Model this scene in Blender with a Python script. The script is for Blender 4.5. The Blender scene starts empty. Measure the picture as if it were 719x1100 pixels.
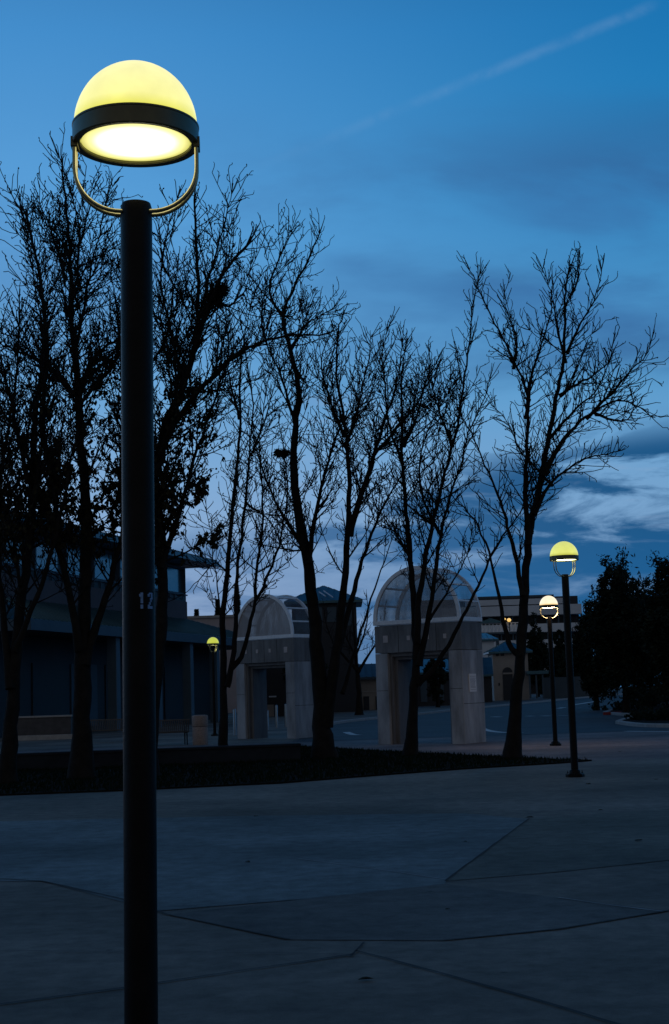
import bpy, math, random
import numpy as np
from mathutils import Vector, Matrix
random.seed(7)
R = math.radians
C = bpy.context.scene.collection
sc = bpy.context.scene

# ------------------------------------------------------------------ camera model
F = 1600.0; EYE = 1.55; PITCH = math.atan(196.6/1600.0); ROLL = R(1.8)
cr, sr = math.cos(ROLL), math.sin(ROLL)
RT = Vector((1, 0, 0)); UP = Vector((0, -math.sin(PITCH), math.cos(PITCH))); FW = Vector((0, math.cos(PITCH), math.sin(PITCH)))
CX = RT*cr - UP*sr; CY = RT*sr + UP*cr
CAM = Vector((0, 0, EYE))
def ray(px, py):
    return CX*((px-359.5)/F) + CY*((550-py)/F) + FW
def hz(y):
    t = min(1, max(0, (y-55)/140)); return 0.75*t*t*(3-2*t)
def P(px, py, d):                      # point on the ray where world y == d
    r = ray(px, py); return CAM + r*(d/r.y)
def G(px, py, dz=0.0):                 # point of the terrain seen at that pixel
    r = ray(px, py); t = -EYE/r.z if r.z < -1e-4 else 400
    if r.z >= -1e-4: t = 300
    lo, hi = 1.0, 600.0
    for _ in range(60):
        m = (lo+hi)/2; p = CAM + r*m
        if p.z < hz(p.y): hi = m
        else: lo = m
    p = CAM + r*hi; return Vector((p.x, p.y, hz(p.y)+dz))
def XD(px, d): return P(px, 745, d).x

cam = bpy.data.cameras.new('camera'); co = bpy.data.objects.new('camera', cam); C.objects.link(co)
cam.sensor_fit = 'VERTICAL'; cam.sensor_height = 36; cam.sensor_width = 24; cam.lens = 36*F/1100
cam.clip_end = 3000; cam.clip_start = 0.05
M = Matrix((CX, CY, -FW)).transposed().to_4x4(); M.translation = CAM
co.matrix_world = M; sc.camera = co

# ------------------------------------------------------------------ materials
def nt(name):
    m = bpy.data.materials.new(name); m.use_nodes = True
    t = m.node_tree; b = t.nodes['Principled BSDF']; return m, t, b
def link(t, a, b): t.links.new(a, b)
def mat(name, col, rough=0.7, metal=0.0, var=0.25, scale=3.0, bump=0.0, bscale=40.0, spec=0.5, stretch=None, col2=None, detail=6):
    m, t, b = nt(name); N = t.nodes
    tc = N.new('ShaderNodeTexCoord'); mp = N.new('ShaderNodeMapping')
    link(t, tc.outputs['Object'], mp.inputs['Vector'])
    if stretch: mp.inputs['Scale'].default_value = stretch
    n = N.new('ShaderNodeTexNoise'); n.inputs['Scale'].default_value = scale; n.inputs['Detail'].default_value = detail
    n.inputs['Roughness'].default_value = 0.62
    link(t, mp.outputs[0], n.inputs['Vector'])
    r = N.new('ShaderNodeValToRGB'); c = col
    c2 = col2 or [min(1, x*(1+var)) for x in c]; c1 = [x*(1-var) for x in c]
    r.color_ramp.elements[0].position = .3; r.color_ramp.elements[1].position = .7
    r.color_ramp.elements[0].color = (*c1, 1); r.color_ramp.elements[1].color = (*c2, 1)
    link(t, n.outputs['Fac'], r.inputs['Fac']); link(t, r.outputs['Color'], b.inputs['Base Color'])
    b.inputs['Roughness'].default_value = rough; b.inputs['Metallic'].default_value = metal
    b.inputs['Specular IOR Level'].default_value = spec
    if bump:
        n2 = N.new('ShaderNodeTexNoise'); n2.inputs['Scale'].default_value = bscale; n2.inputs['Detail'].default_value = 5
        link(t, mp.outputs[0], n2.inputs['Vector'])
        bp = N.new('ShaderNodeBump'); bp.inputs['Strength'].default_value = bump; bp.inputs['Distance'].default_value = .02
        link(t, n2.outputs['Fac'], bp.inputs['Height']); link(t, bp.outputs[0], b.inputs['Normal'])
    return m
MT = {}
MT['bark'] = mat('bark', (.018, .0155, .014), .9, var=.4, scale=5, bump=.6, bscale=30, spec=.1)
MT['twig'] = mat('twig', (.016, .014, .013), .9, var=.3, scale=5, spec=.1)
MT['leaf'] = mat('leaf', (.022, .018, .010), .8, var=.5, scale=2, spec=.15, col2=(.036, .032, .014))
MT['evergreen'] = mat('evergreen', (.016, .024, .015), .85, var=.5, scale=1.2, spec=.1)
MT['grass'] = mat('grass', (.009, .015, .006), .95, var=.5, scale=2, bump=.5, spec=.05)
MT['pole'] = mat('pole_paint', (.006, .0055, .0055), .40, .0, var=.5, scale=7, bump=.08, bscale=70, spec=.12)
MT['ring'] = mat('ring_paint', (.11, .10, .05), .36, .3, var=.2, scale=12, spec=.5)
MT['rod'] = mat('yoke_metal', (.32, .29, .17), .25, .9, var=.2, scale=20)  # yellow tint holds the lamp glow on the rods
MT['number'] = mat('number_paint', (.16, .28, .5), .6, var=.45, scale=90)
MT['asphalt'] = mat('asphalt', (.055, .062, .07), .75, var=.3, scale=.35, bump=.4, bscale=60, spec=.35)
MT['roadpaint'] = mat('road_paint', (.62, .62, .6), .7, var=.35, scale=5)
MT['kerb'] = mat('kerb_concrete', (.34, .33, .32), .8, var=.2, scale=4, bump=.3)
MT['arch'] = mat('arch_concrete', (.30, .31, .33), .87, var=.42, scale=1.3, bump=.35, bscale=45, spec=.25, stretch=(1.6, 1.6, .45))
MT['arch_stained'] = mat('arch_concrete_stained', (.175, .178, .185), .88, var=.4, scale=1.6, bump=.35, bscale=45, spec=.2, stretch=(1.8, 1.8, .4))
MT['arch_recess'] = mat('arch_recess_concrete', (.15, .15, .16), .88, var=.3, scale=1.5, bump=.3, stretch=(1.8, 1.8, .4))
MT['archtile'] = mat('inset_tile', (.5, .44, .43), .7, var=.15, scale=8)
MT['whiteframe'] = mat('white_frame_paint', (.80, .82, .85), .45, var=.1, scale=6)
MT['teal'] = mat('teal_metal_roof', (.05, .135, .18), .38, .4, var=.2, scale=.6)
MT['stucco'] = mat('beige_stucco', (.29, .265, .245), .9, var=.12, scale=.7, bump=.2)
MT['pink'] = mat('rose_stucco', (.085, .075, .085), .9, var=.12, scale=.7, bump=.2)
MT['bluegrey'] = mat('blue_grey_panel', (.045, .08, .115), .7, var=.15, scale=.8)
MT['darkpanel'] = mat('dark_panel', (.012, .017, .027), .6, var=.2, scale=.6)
MT['pale'] = mat('pale_panel', (.6, .66, .74), .8, var=.1, scale=.3)
MT['column'] = mat('column_paint', (.06, .105, .15), .7, var=.12, scale=1)
MT['wood'] = mat('bench_slat', (.10, .09, .085), .6, var=.3, scale=9, stretch=(1, 8, 8))
MT['can'] = mat('pebbled_concrete', (.30, .23, .2), .9, var=.4, scale=40, bump=.5, bscale=120)
MT['bollard'] = mat('bollard_steel', (.25, .33, .4), .35, .6, var=.1, scale=6)
MT['paper'] = mat('sign_paper', (.68, .66, .66), .6, var=.05, scale=9)
MT['ink'] = mat('sign_ink', (.10, .09, .1), .7, var=.1)
MT['plinth'] = mat('dark_plinth', (.07, .066, .068), .9, var=.3, scale=3, bump=.3)
MT['mauve'] = mat('mauve_render', (.42, .37, .38), .9, var=.1, scale=.5)
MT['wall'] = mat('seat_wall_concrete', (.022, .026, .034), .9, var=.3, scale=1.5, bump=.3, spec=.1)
MT['soil'] = mat('soil', (.010, .009, .007), .95, var=.4, scale=3, bump=.5, spec=.05)
MT['redpaint'] = mat('red_kerb_paint', (.3, .03, .03), .7, var=.3, scale=6)

def glass(name, col, alpha, rough=.1):
    m, t, b = nt(name); N = t.nodes
    b.inputs['Base Color'].default_value = (*col, 1); b.inputs['Roughness'].default_value = rough
    tc = N.new('ShaderNodeTexCoord'); n = N.new('ShaderNodeTexNoise'); n.inputs['Scale'].default_value = 1.7; n.inputs['Detail'].default_value = 5
    mp = N.new('ShaderNodeMapping'); mp.inputs['Scale'].default_value = (2.2, 2.2, .5)
    link(t, tc.outputs['Object'], mp.inputs[0]); link(t, mp.outputs[0], n.inputs['Vector'])
    r = N.new('ShaderNodeMapRange'); r.inputs['From Min'].default_value = .3; r.inputs['From Max'].default_value = .7
    r.inputs['To Min'].default_value = max(0, alpha-.14); r.inputs['To Max'].default_value = min(1, alpha+.12)
    link(t, n.outputs['Fac'], r.inputs['Value']); link(t, r.outputs[0], b.inputs['Alpha'])
    return m
MT['gable'] = glass('weathered_gable_sheet', (.36, .33, .325), .74, .7)
MT['gable_clear'] = glass('thin_gable_sheet', (.30, .29, .30), .50, .7)
MT['pane'] = glass('smoked_vault_pane', (.16, .16, .17), .26, .15)
m, t, b = nt('window_glass'); b.inputs['Base Color'].default_value = (.04, .10, .13, 1); b.inputs['Roughness'].default_value = .16
b.inputs['Specular IOR Level'].default_value = 1.0; b.inputs['IOR'].default_value = 2.4; MT['glass'] = m
n = t.nodes.new('ShaderNodeTexNoise'); n.inputs['Scale'].default_value = .7
bp = t.nodes.new('ShaderNodeBump'); bp.inputs['Strength'].default_value = .15; link(t, n.outputs['Fac'], bp.inputs['Height']); link(t, bp.outputs[0], b.inputs['Normal'])

def emis(name, ramp, strength, z0, z1, axis='Z', radial=False, rmax=.2):
    m, t, b = nt(name); N = t.nodes
    tc = N.new('ShaderNodeTexCoord'); sp = N.new('ShaderNodeSeparateXYZ'); link(t, tc.outputs['Object'], sp.inputs[0])
    mr = N.new('ShaderNodeMapRange'); mr.inputs['From Min'].default_value = z0; mr.inputs['From Max'].default_value = z1
    if radial:
        vm = N.new('ShaderNodeVectorMath'); vm.operation = 'MULTIPLY'; vm.inputs[1].default_value = (1, 1, 0)
        link(t, tc.outputs['Object'], vm.inputs[0]); ln = N.new('ShaderNodeVectorMath'); ln.operation = 'LENGTH'
        link(t, vm.outputs[0], ln.inputs[0]); link(t, ln.outputs['Value'], mr.inputs['Value'])
    else: link(t, sp.outputs[axis], mr.inputs['Value'])
    r = N.new('ShaderNodeValToRGB'); e = r.color_ramp.elements
    for i, (p, c) in enumerate(ramp):
        x = e[i] if i < 2 else e.new(p)
        x.position = p; x.color = (*c, 1)
    link(t, mr.outputs[0], r.inputs['Fac'])
    ns = N.new('ShaderNodeTexNoise'); ns.inputs['Scale'].default_value = 9; ns.inputs['Detail'].default_value = 6; link(t, tc.outputs['Object'], ns.inputs['Vector'])
    nr = N.new('ShaderNodeMapRange'); nr.inputs['From Min'].default_value = .3; nr.inputs['From Max'].default_value = .7; nr.inputs['To Min'].default_value = .90; nr.inputs['To Max'].default_value = 1.03
    link(t, ns.outputs['Fac'], nr.inputs['Value']); vs_ = N.new('ShaderNodeVectorMath'); vs_.operation = 'SCALE'; link(t, r.outputs[0], vs_.inputs[0]); link(t, nr.outputs[0], vs_.inputs['Scale'])
    link(t, vs_.outputs[0], b.inputs['Emission Color'])
    b.inputs['Emission Strength'].default_value = strength
    b.inputs['Base Color'].default_value = (.6, .6, .5, 1); b.inputs['Roughness'].default_value = .25
    return m
DZ = 3.875
def dome_mat(name, lo, mid, hi, s):
    return emis(name, [(0, lo), (1, hi), (.22, mid)], s, DZ, DZ+.25)
MT['dome_y'] = dome_mat('lit_acrylic_yellow', (.80, .76, .05), (1, .95, .32), (.98, .94, .46), 1.02)
MT['lens_y'] = emis('lit_lens_yellow', [(0, (1, .98, .80)), (1, (.20, .19, .035)), (.55, (.9, .86, .56)), (.80, (.42, .39, .16))], 3.2, 0, .225, radial=True)
MT['dome_g'] = dome_mat('lit_acrylic_lime', (.50, .50, .02), (.78, .80, .14), (.66, .70, .16), 1.0)
MT['lens_g'] = emis('lit_lens_lime', [(0, (1, 1, .6)), (1, (.5, .5, .2)), (.72, (1, 1, .5))], 7.0, 0, .225, radial=True)
MT['dome_far'] = dome_mat('lit_acrylic_green', (.45, .52, .01), (.62, .66, .03), (.55, .62, .03), .9)
MT['dome_w'] = dome_mat('lit_acrylic_warm', (1, .62, .18), (1, .86, .60), (1, .82, .56), 1.12)
MT['lens_w'] = emis('lit_lens_warm', [(0, (1, .8, .62)), (1, (1, .66, .4)), (.72, (1, .76, .55))], 55, 0, .225, radial=True)
MT['glow'] = emis('warm_wall_lamp', [(0, (1, .62, .16)), (1, (1, .55, .12))], 1.0, 0, 1)

# plaza concrete: large soft stains, fine grain
def plaza_mat(name, col, tint):
    m, t, b = nt(name); N = t.nodes
    tc = N.new('ShaderNodeTexCoord')
    a = N.new('ShaderNodeTexNoise'); a.inputs['Scale'].default_value = .28; a.inputs['Detail'].default_value = 7; a.inputs['Roughness'].default_value = .6
    c = N.new('ShaderNodeTexNoise'); c.inputs['Scale'].default_value = 5.0; c.inputs['Detail'].default_value = 8; c.inputs['Roughness'].default_value = .7
    d = N.new('ShaderNodeTexNoise'); d.inputs['Scale'].default_value = 140; d.inputs['Detail'].default_value = 3
    for x in (a, c, d): link(t, tc.outputs['Object'], x.inputs['Vector'])
    r = N.new('ShaderNodeValToRGB'); r.color_ramp.elements[0].position = .33; r.color_ramp.elements[1].position = .66
    r.color_ramp.elements[0].color = (*[x*.45 for x in col], 1); r.color_ramp.elements[1].color = (*tint, 1)
    link(t, a.outputs['Fac'], r.inputs['Fac'])
    mr = N.new('ShaderNodeMapRange'); mr.inputs['From Min'].default_value = .3; mr.inputs['From Max'].default_value = .7
    mr.inputs['To Min'].default_value = .60; mr.inputs['To Max'].default_value = 1.28; link(t, c.outputs['Fac'], mr.inputs['Value'])
    mr2 = N.new('ShaderNodeMapRange'); mr2.inputs['From Min'].default_value = .3; mr2.inputs['From Max'].default_value = .7
    mr2.inputs['To Min'].default_value = .8; mr2.inputs['To Max'].default_value = 1.2; link(t, d.outputs['Fac'], mr2.inputs['Value'])
    mm = N.new('ShaderNodeMath'); mm.operation = 'MULTIPLY'; link(t, mr.outputs[0], mm.inputs[0]); link(t, mr2.outputs[0], mm.inputs[1])
    vo = N.new('ShaderNodeTexVoronoi'); vo.inputs['Scale'].default_value = 1.3; link(t, tc.outputs['Object'], vo.inputs['Vector'])
    sp_ = N.new('ShaderNodeMapRange'); sp_.inputs['From Min'].default_value = .018; sp_.inputs['From Max'].default_value = .045; sp_.inputs['To Min'].default_value = .45; sp_.inputs['To Max'].default_value = 1
    link(t, vo.outputs['Distance'], sp_.inputs['Value']); m3 = N.new('ShaderNodeMath'); m3.operation = 'MULTIPLY'; link(t, mm.outputs[0], m3.inputs[0]); link(t, sp_.outputs[0], m3.inputs[1])
    v = N.new('ShaderNodeVectorMath'); v.operation = 'SCALE'; link(t, r.outputs[0], v.inputs[0]); link(t, m3.outputs[0], v.inputs['Scale'])
    link(t, v.outputs[0], b.inputs['Base Color']); b.inputs['Roughness'].default_value = .8; b.inputs['Specular IOR Level'].default_value = .3
    bp = N.new('ShaderNodeBump'); bp.inputs['Strength'].default_value = .35; bp.inputs['Distance'].default_value = .01
    link(t, d.outputs['Fac'], bp.inputs['Height']); link(t, bp.outputs[0], b.inputs['Normal'])
    return m
MT['plaza'] = plaza_mat('plaza_concrete', (.205, .195, .162), (.25, .235, .2))
MT['plaza_blue'] = plaza_mat('plaza_concrete_bluish', (.19, .245, .25), (.22, .275, .285))
MT['plaza_dark'] = plaza_mat('plaza_concrete_dark', (.14, .14, .13), (.18, .18, .165))
MT['plaza_green'] = plaza_mat('plaza_concrete_greenish', (.17, .175, .14), (.20, .205, .17))
MT['plaza_pink'] = plaza_mat('plaza_paving_rose', (.22, .19, .185), (.27, .225, .215))
MT['ground'] = plaza_mat('far_ground', (.13, .13, .12), (.17, .17, .16))
MT['joint'] = mat('joint_filler', (.03, .03, .032), .9, var=.2, scale=8)
MT['joint_pale'] = mat('joint_worn_edge', (.30, .32, .33), .8, var=.3, scale=3)

# ------------------------------------------------------------------ mesh helpers
class MB:
    def __init__(s, origin=None):
        s.v = []; s.f = []; s.o = Vector(origin) if origin is not None else Vector((0, 0, 0)); s.mi = []; s.cur = 0; s.smooth = False
    def add(s, vs, fs):
        n = len(s.v); s.v += [tuple(Vector(a)-s.o) for a in vs]; s.f += [tuple(i+n for i in f) for f in fs]; s.mi += [s.cur]*len(fs)
    def box(s, x0, x1, y0, y1, z0, z1, fr=None):
        vs = [Vector((x, y, z)) for z in (z0, z1) for x, y in ((x0, y0), (x1, y0), (x1, y1), (x0, y1))]
        if fr: vs = [fr(*a) for a in vs]
        s.add(vs, [(3, 2, 1, 0), (4, 5, 6, 7), (0, 1, 5, 4), (1, 2, 6, 5), (2, 3, 7, 6), (3, 0, 4, 7)])
    def prism(s, pts, fn0, fn1):          # polygon pts -> two caps
        n = len(pts); vs = [fn0(*p) for p in pts] + [fn1(*p) for p in pts]
        s.add(vs, [tuple(range(n))[::-1], tuple(range(n, 2*n))] + [(i, (i+1) % n, n+(i+1) % n, n+i) for i in range(n)])
    def lathe(s, prof, n=32, c=(0, 0, 0), cap=True):
        vs = []; fs = []
        for r, z in prof:
            for k in range(n):
                a = 2*math.pi*k/n; vs.append((c[0]+r*math.cos(a), c[1]+r*math.sin(a), c[2]+z))
        for j in range(len(prof)-1):
            for k in range(n):
                fs.append((j*n+k, j*n+(k+1) % n, (j+1)*n+(k+1) % n, (j+1)*n+k))
        if cap:
            if prof[0][0] > 1e-4: fs.append(tuple(range(n))[::-1])
            if prof[-1][0] > 1e-4: fs.append(tuple(range((len(prof)-1)*n, len(prof)*n)))
        s.add(vs, fs)
    def tube(s, pts, rad, n=6, cap=True):
        pts = [Vector(p) for p in pts]
        if not hasattr(rad, '__len__'): rad = [rad]*len(pts)
        vs = []; fs = []; a = None
        for i, p in enumerate(pts):
            d = (pts[min(i+1, len(pts)-1)]-pts[max(i-1, 0)]).normalized()
            if a is None:
                a = d.orthogonal().normalized()
            else:
                a = (a - d*a.dot(d)); a = a.normalized() if a.length > 1e-5 else d.orthogonal().normalized()
            b = d.cross(a)
            for k in range(n):
                w = 2*math.pi*k/n; vs.append(p + (a*math.cos(w)+b*math.sin(w))*rad[i])
        for j in range(len(pts)-1):
            for k in range(n): fs.append((j*n+k, j*n+(k+1) % n, (j+1)*n+(k+1) % n, (j+1)*n+k))
        if cap: fs += [tuple(range(n))[::-1], tuple(range((len(pts)-1)*n, len(pts)*n))]
        s.add(vs, fs)
    def build(s, name, m, parent=None, smooth=None, loc=None):
        me = bpy.data.meshes.new(name); me.from_pydata(s.v, [], s.f)
        ms = m if isinstance(m, (list, tuple)) else [m]
        for x in ms: me.materials.append(MT[x])
        if len(ms) > 1: me.polygons.foreach_set('material_index', s.mi)
        if smooth or s.smooth: me.polygons.foreach_set('use_smooth', [True]*len(me.polygons))
        me.update()
        o = bpy.data.objects.new(name, me); C.objects.link(o)
        if parent: o.parent = parent
        o.location = loc if loc is not None else (s.o if not parent else (0, 0, 0))
        return o
def autosmooth(o, ang=40):
    me = o.data; me.polygons.foreach_set('use_smooth', [True]*len(me.polygons))
    try: me.set_sharp_from_angle(angle=R(ang))
    except Exception: pass
def bevel(o, w=.01, seg=2):
    md = o.modifiers.new('bevel', 'BEVEL'); md.width = w; md.segments = seg; md.limit_method = 'ANGLE'
def thing(name, label, cat, loc=(0, 0, 0), rz=0, group=None, rot=None):
    o = bpy.data.objects.new(name, None); C.objects.link(o); o.empty_display_size = .2
    o.location = loc; o.rotation_euler = rot or (0, 0, rz)
    return tag(o, label, cat, group)
def tag(o, label, cat, group=None):
    o['label'] = label; o['category'] = cat
    if group: o['group'] = group
    return o
def struct(o): o['kind'] = 'structure'; return o

# ------------------------------------------------------------------ ground
def rows_sheet(name, m, left, right, ys, dz, nx=1):
    mb = MB(); vs = []; fs = []
    for y in ys:
        for k in range(nx+1):
            x = left(y)+(right(y)-left(y))*k/nx; vs.append((x, y, hz(y)+dz))
    w = nx+1
    for j in range(len(ys)-1):
        for k in range(nx): fs.append((j*w+k, j*w+k+1, (j+1)*w+k+1, (j+1)*w+k))
    mb.add(vs, fs); return struct(mb.build(name, m))
YS = [55+i*4 for i in range(36)]
rows_sheet('ground', 'ground', lambda y: -700, lambda y: 700, [-60, 0, 40] + YS + [300, 900, 1500], -.012)
# kerb line: asphalt lies to its right
KP = [G(x, y) for x, y in ((330, 784), (372, 776), (440, 769), (500, 762.5), (560, 756.5), (610, 751.5), (665, 746.5))]
KP.append(KP[-1] + (KP[-1]-KP[-2]))
def kx(y):
    if y <= KP[0].y: return KP[0].x
    for a, b in zip(KP, KP[1:]):
        if y <= b.y: return a.x+(b.x-a.x)*(y-a.y)/(b.y-a.y)
    return KP[-1].x + (y-KP[-1].y)*.5
y_as = G(600, 788).y
rows_sheet('road', 'asphalt', kx, lambda y: 130, sorted([y_as] + [y for y in YS if y > y_as+1] + [k.y for k in KP if k.y > y_as+1 and k.y < 190]), 0.0)
# plaza: rose paving strip before the road, then concrete slabs
mb = MB()
mb.box(-60, 70, -4, G(600, 818).y, -.09, .0)
plaza = struct(mb.build('plaza', 'plaza'))
ya, yb = G(600, 818).y, y_as-.25
rows_sheet('paved_strip', 'plaza_pink', lambda y: -60, lambda y: 70, [ya+.0, (ya+yb)/2, yb], .0)
rows_sheet('forecourt', 'plaza', lambda y: -60, lambda y: kx(y)-.15, [y_as-.2] + [y for y in YS if y > y_as and y < 120], .0)
# road-side kerbs
def kerb(name, pts, w=.16, h=.12, m='kerb', closed=False):
    mb = MB(); n = len(pts)
    vs = []
    for i, p in enumerate(pts):
        a = pts[i-1] if (i or closed) else p; b = pts[(i+1) % n] if (i < n-1 or closed) else p
        d = (b-a); d.z = 0; d.normalize(); q = Vector((d.y, -d.x, 0))*w/2
        z = hz(p.y)
        for s_, zz in ((-1, -.05), (-1, h-.02), (-.7, h), (.7, h), (1, h-.02), (1, -.05)): vs.append(Vector((p.x, p.y, z+zz))+q*s_)
    fs = []
    for i in range(n if closed else n-1):
        j = (i+1) % n
        for k in range(5): fs.append((i*6+k, i*6+k+1, j*6+k+1, j*6+k))
    if not closed: fs += [tuple(range(6)), tuple(range((n-1)*6, n*6))[::-1]]
    mb.add(vs, fs); return struct(mb.build(name, m))
def smooth_pts(pts, n=6):
    out = []
    for i in range(len(pts)-1):
        p0 = pts[max(i-1, 0)]; p1 = pts[i]; p2 = pts[i+1]; p3 = pts[min(i+2, len(pts)-1)]
        for k in range(n):
            t = k/n
            out.append(0.5*((2*p1)+(p2-p0)*t+(2*p0-5*p1+4*p2-p3)*t*t+(3*p1-p0-3*p2+p3)*t**3))
    return out+[pts[-1]]
kerb('road_kerb', smooth_pts(KP), .3, .13)
# painted markings
def decal(name, pts, w, m, dz=.004, gp=None):
    mb = MB()
    for seg in pts:
        q = smooth_pts([G(*a) for a in seg], 5)
        vs = []
        for i, p in enumerate(q):
            d = q[min(i+1, len(q)-1)]-q[max(i-1, 0)]; d.z = 0; d.normalize(); s_ = Vector((d.y, -d.x, 0))*w/2
            vs += [p-s_+Vector((0, 0, dz)), p+s_+Vector((0, 0, dz))]
        mb.add(vs, [(2*i, 2*i+1, 2*i+3, 2*i+2) for i in range(len(q)-1)])
    return struct(mb.build(name, m))
decal('road_edge_line', [[(672, 785.5), (700, 785.8), (730, 786)], [(512, 779), (520, 783.5), (536, 786.5), (560, 787.2)]], .32, 'roadpaint')
decal('road_dashes', [[(529, 770), (538, 770.2)], [(566, 769.2), (573, 769.3)], [(582, 769), (592, 769.1)], [(600, 768.6), (612, 768.4)],
                      [(618, 760.6), (625, 760.4)], [(600, 761), (606, 760)], [(614, 757.5), (640, 753.5)], [(650, 748), (660, 747.3)]], .4, 'roadpaint')
decal('bay_line', [[(556, 748.6), (575, 747.6)], [(372, 786.5), (379, 789), (386, 789.5)]], .3, 'roadpaint')

# expansion joints of the plaza: part of the plaza sheet
def joint_mesh(name, segs, w, m, dz):
    mb = MB()
    for seg in segs:
        q = [G(*a) for a in seg]; pts = []
        for a, b in zip(q, q[1:]):
            n = max(2, int((b-a).length/.35))
            for k in range(n): pts.append(a+(b-a)*k/n)
        pts.append(q[-1]); vs = []
        for i, p in enumerate(pts):
            d = pts[min(i+1, len(pts)-1)]-pts[max(i-1, 0)]; d.normalize(); ww = w*random.uniform(.55, 1.25)
            j = Vector((d.y, -d.x, 0)); p = p + j*random.uniform(-.006, .006)
            vs += [p-j*ww/2+Vector((0, 0, dz)), p+j*ww/2+Vector((0, 0, dz))]
        mb.add(vs, [(2*i, 2*i+1, 2*i+3, 2*i+2) for i in range(len(pts)-1)])
    return struct(mb.build(name, m))
J = [[(568, 880), (478, 947)], [(478, 947), (400, 935), (300, 922), (190, 907)], [(-30, 943), (45, 947), (130, 966), (180, 983), (310, 1010)],
     [(-30, 1084), (133, 1062), (380, 1026)], [(376, 1029), (392, 1013)], [(382, 1022), (440, 1037), (560, 1070), (700, 1112)],
     [(478, 1011), (600, 999), (730, 977)], [(170, 979), (330, 966), (478, 950), (600, 937), (740, 922)]]
joint_mesh('plaza_joints', J[:1]+J[2:7], .024, 'joint', .008)
joint_mesh('plaza_hairline_joints', [J[7], [(-20, 1022), (200, 1024), (378, 1026)], [(568, 880), (700, 868), (760, 866)], [(-20, 950), (45, 947)], [(170, 868), (400, 858), (568, 852)]], .007, 'joint', .008)
joint_mesh('plaza_worn_joints', [[(478, 945.4), (400, 933.6), (320, 923)], [(600, 965), (660, 974), (712, 980)]], .016, 'joint_pale', .009)
def slab(name, px, m, dz=.004):
    mb = MB(); mb.add([G(x, y, dz) for x, y in px], [tuple(range(len(px)))[::-1]]); return struct(mb.build(name, m))
slab('plaza_slab_bluish', [(-60, 947), (45, 947), (170, 979), (330, 966), (478, 950), (480, 946), (568, 880), (500, 874), (250, 877), (-60, 884)], 'plaza_blue')

slab('plaza_slab_darker', [(180, 983), (330, 966), (478, 950), (600, 965), (720, 979), (600, 999), (478, 1011), (310, 1010)], 'plaza_dark')
slab('plaza_slab_greenish', [(568, 880), (478, 947), (600, 937), (760, 920), (760, 866)], 'plaza_green')
# lawn
LF = [(-60, 858), (0, 855), (130, 850), (300, 842), (400, 834), (500, 826.5), (600, 820.5), (636, 817.5)]
LB = [(600, 816.6), (520, 812.8), (440, 808.8), (360, 804.5), (322, 802), (318, 812), (200, 814), (-60, 818)]
mb = MB(); pts = [G(*a) for a in LF+LB]; k = len(pts)
mb.prism([(p.x, p.y) for p in pts], lambda x, y: Vector((x, y, -.05)), lambda x, y: Vector((x, y, .03)))
struct(mb.build('lawn_soil', 'soil'))
# grass blades over the lawn
def in_poly(x, y, poly):
    c = False; n = len(poly); j = n-1
    for i in range(n):
        xi, yi = poly[i]; xj, yj = poly[j]
        if (yi > y) != (yj > y) and x < (xj-xi)*(y-yi)/(yj-yi)+xi: c = not c
        j = i
    return c
poly = [(p.x, p.y) for p in pts]
mb = MB(); x0 = min(p[0] for p in poly); x1 = max(p[0] for p in poly); y0 = min(p[1] for p in poly); y1 = max(p[1] for p in poly)
rg = random.Random(3); vs = []; fs = []; cnt = 0
while cnt < 30000:
    x = rg.uniform(x0, x1); y = rg.uniform(y0, y1)
    if not in_poly(x, y, poly): continue
    a = rg.uniform(0, 6.28); h = rg.uniform(.03, .08); w = .012; dx, dy = math.cos(a)*w, math.sin(a)*w
    n = len(vs); vs += [(x-dx, y-dy, .028), (x+dx, y+dy, .028), (x+rg.uniform(-.03, .03), y+rg.uniform(-.03, .03), .03+h)]; fs.append((n, n+1, n+2)); cnt += 1
mb.v = vs; mb.f = fs; mb.mi = [0]*len(fs)
g = mb.build('grass', 'grass'); g['label'] = 'short dark lawn grass under the bare trees'; g['category'] = 'grass'; g['kind'] = 'stuff'

# ------------------------------------------------------------------ seat wall behind lawn
wl = G(-60, 827); wr = G(320, 806); wy = 36.3
wr = Vector((XD(321, wy), wy, 0)); wl = Vector((XD(-70, wy-1.2), wy-1.2, 0))
ud = (wr-wl).normalized(); L = (wr-wl).length
mb = MB(wl)
nn = Vector((-ud.y, ud.x, 0))
fr = lambda u, n, z: wl+ud*u+nn*n+Vector((0, 0, z))
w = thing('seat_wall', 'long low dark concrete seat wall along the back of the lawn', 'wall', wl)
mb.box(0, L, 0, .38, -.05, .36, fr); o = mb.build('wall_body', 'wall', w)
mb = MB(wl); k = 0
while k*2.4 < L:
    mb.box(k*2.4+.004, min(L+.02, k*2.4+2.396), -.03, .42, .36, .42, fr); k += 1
o = mb.build('coping', 'wall', w); bevel(o, .008)

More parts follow.
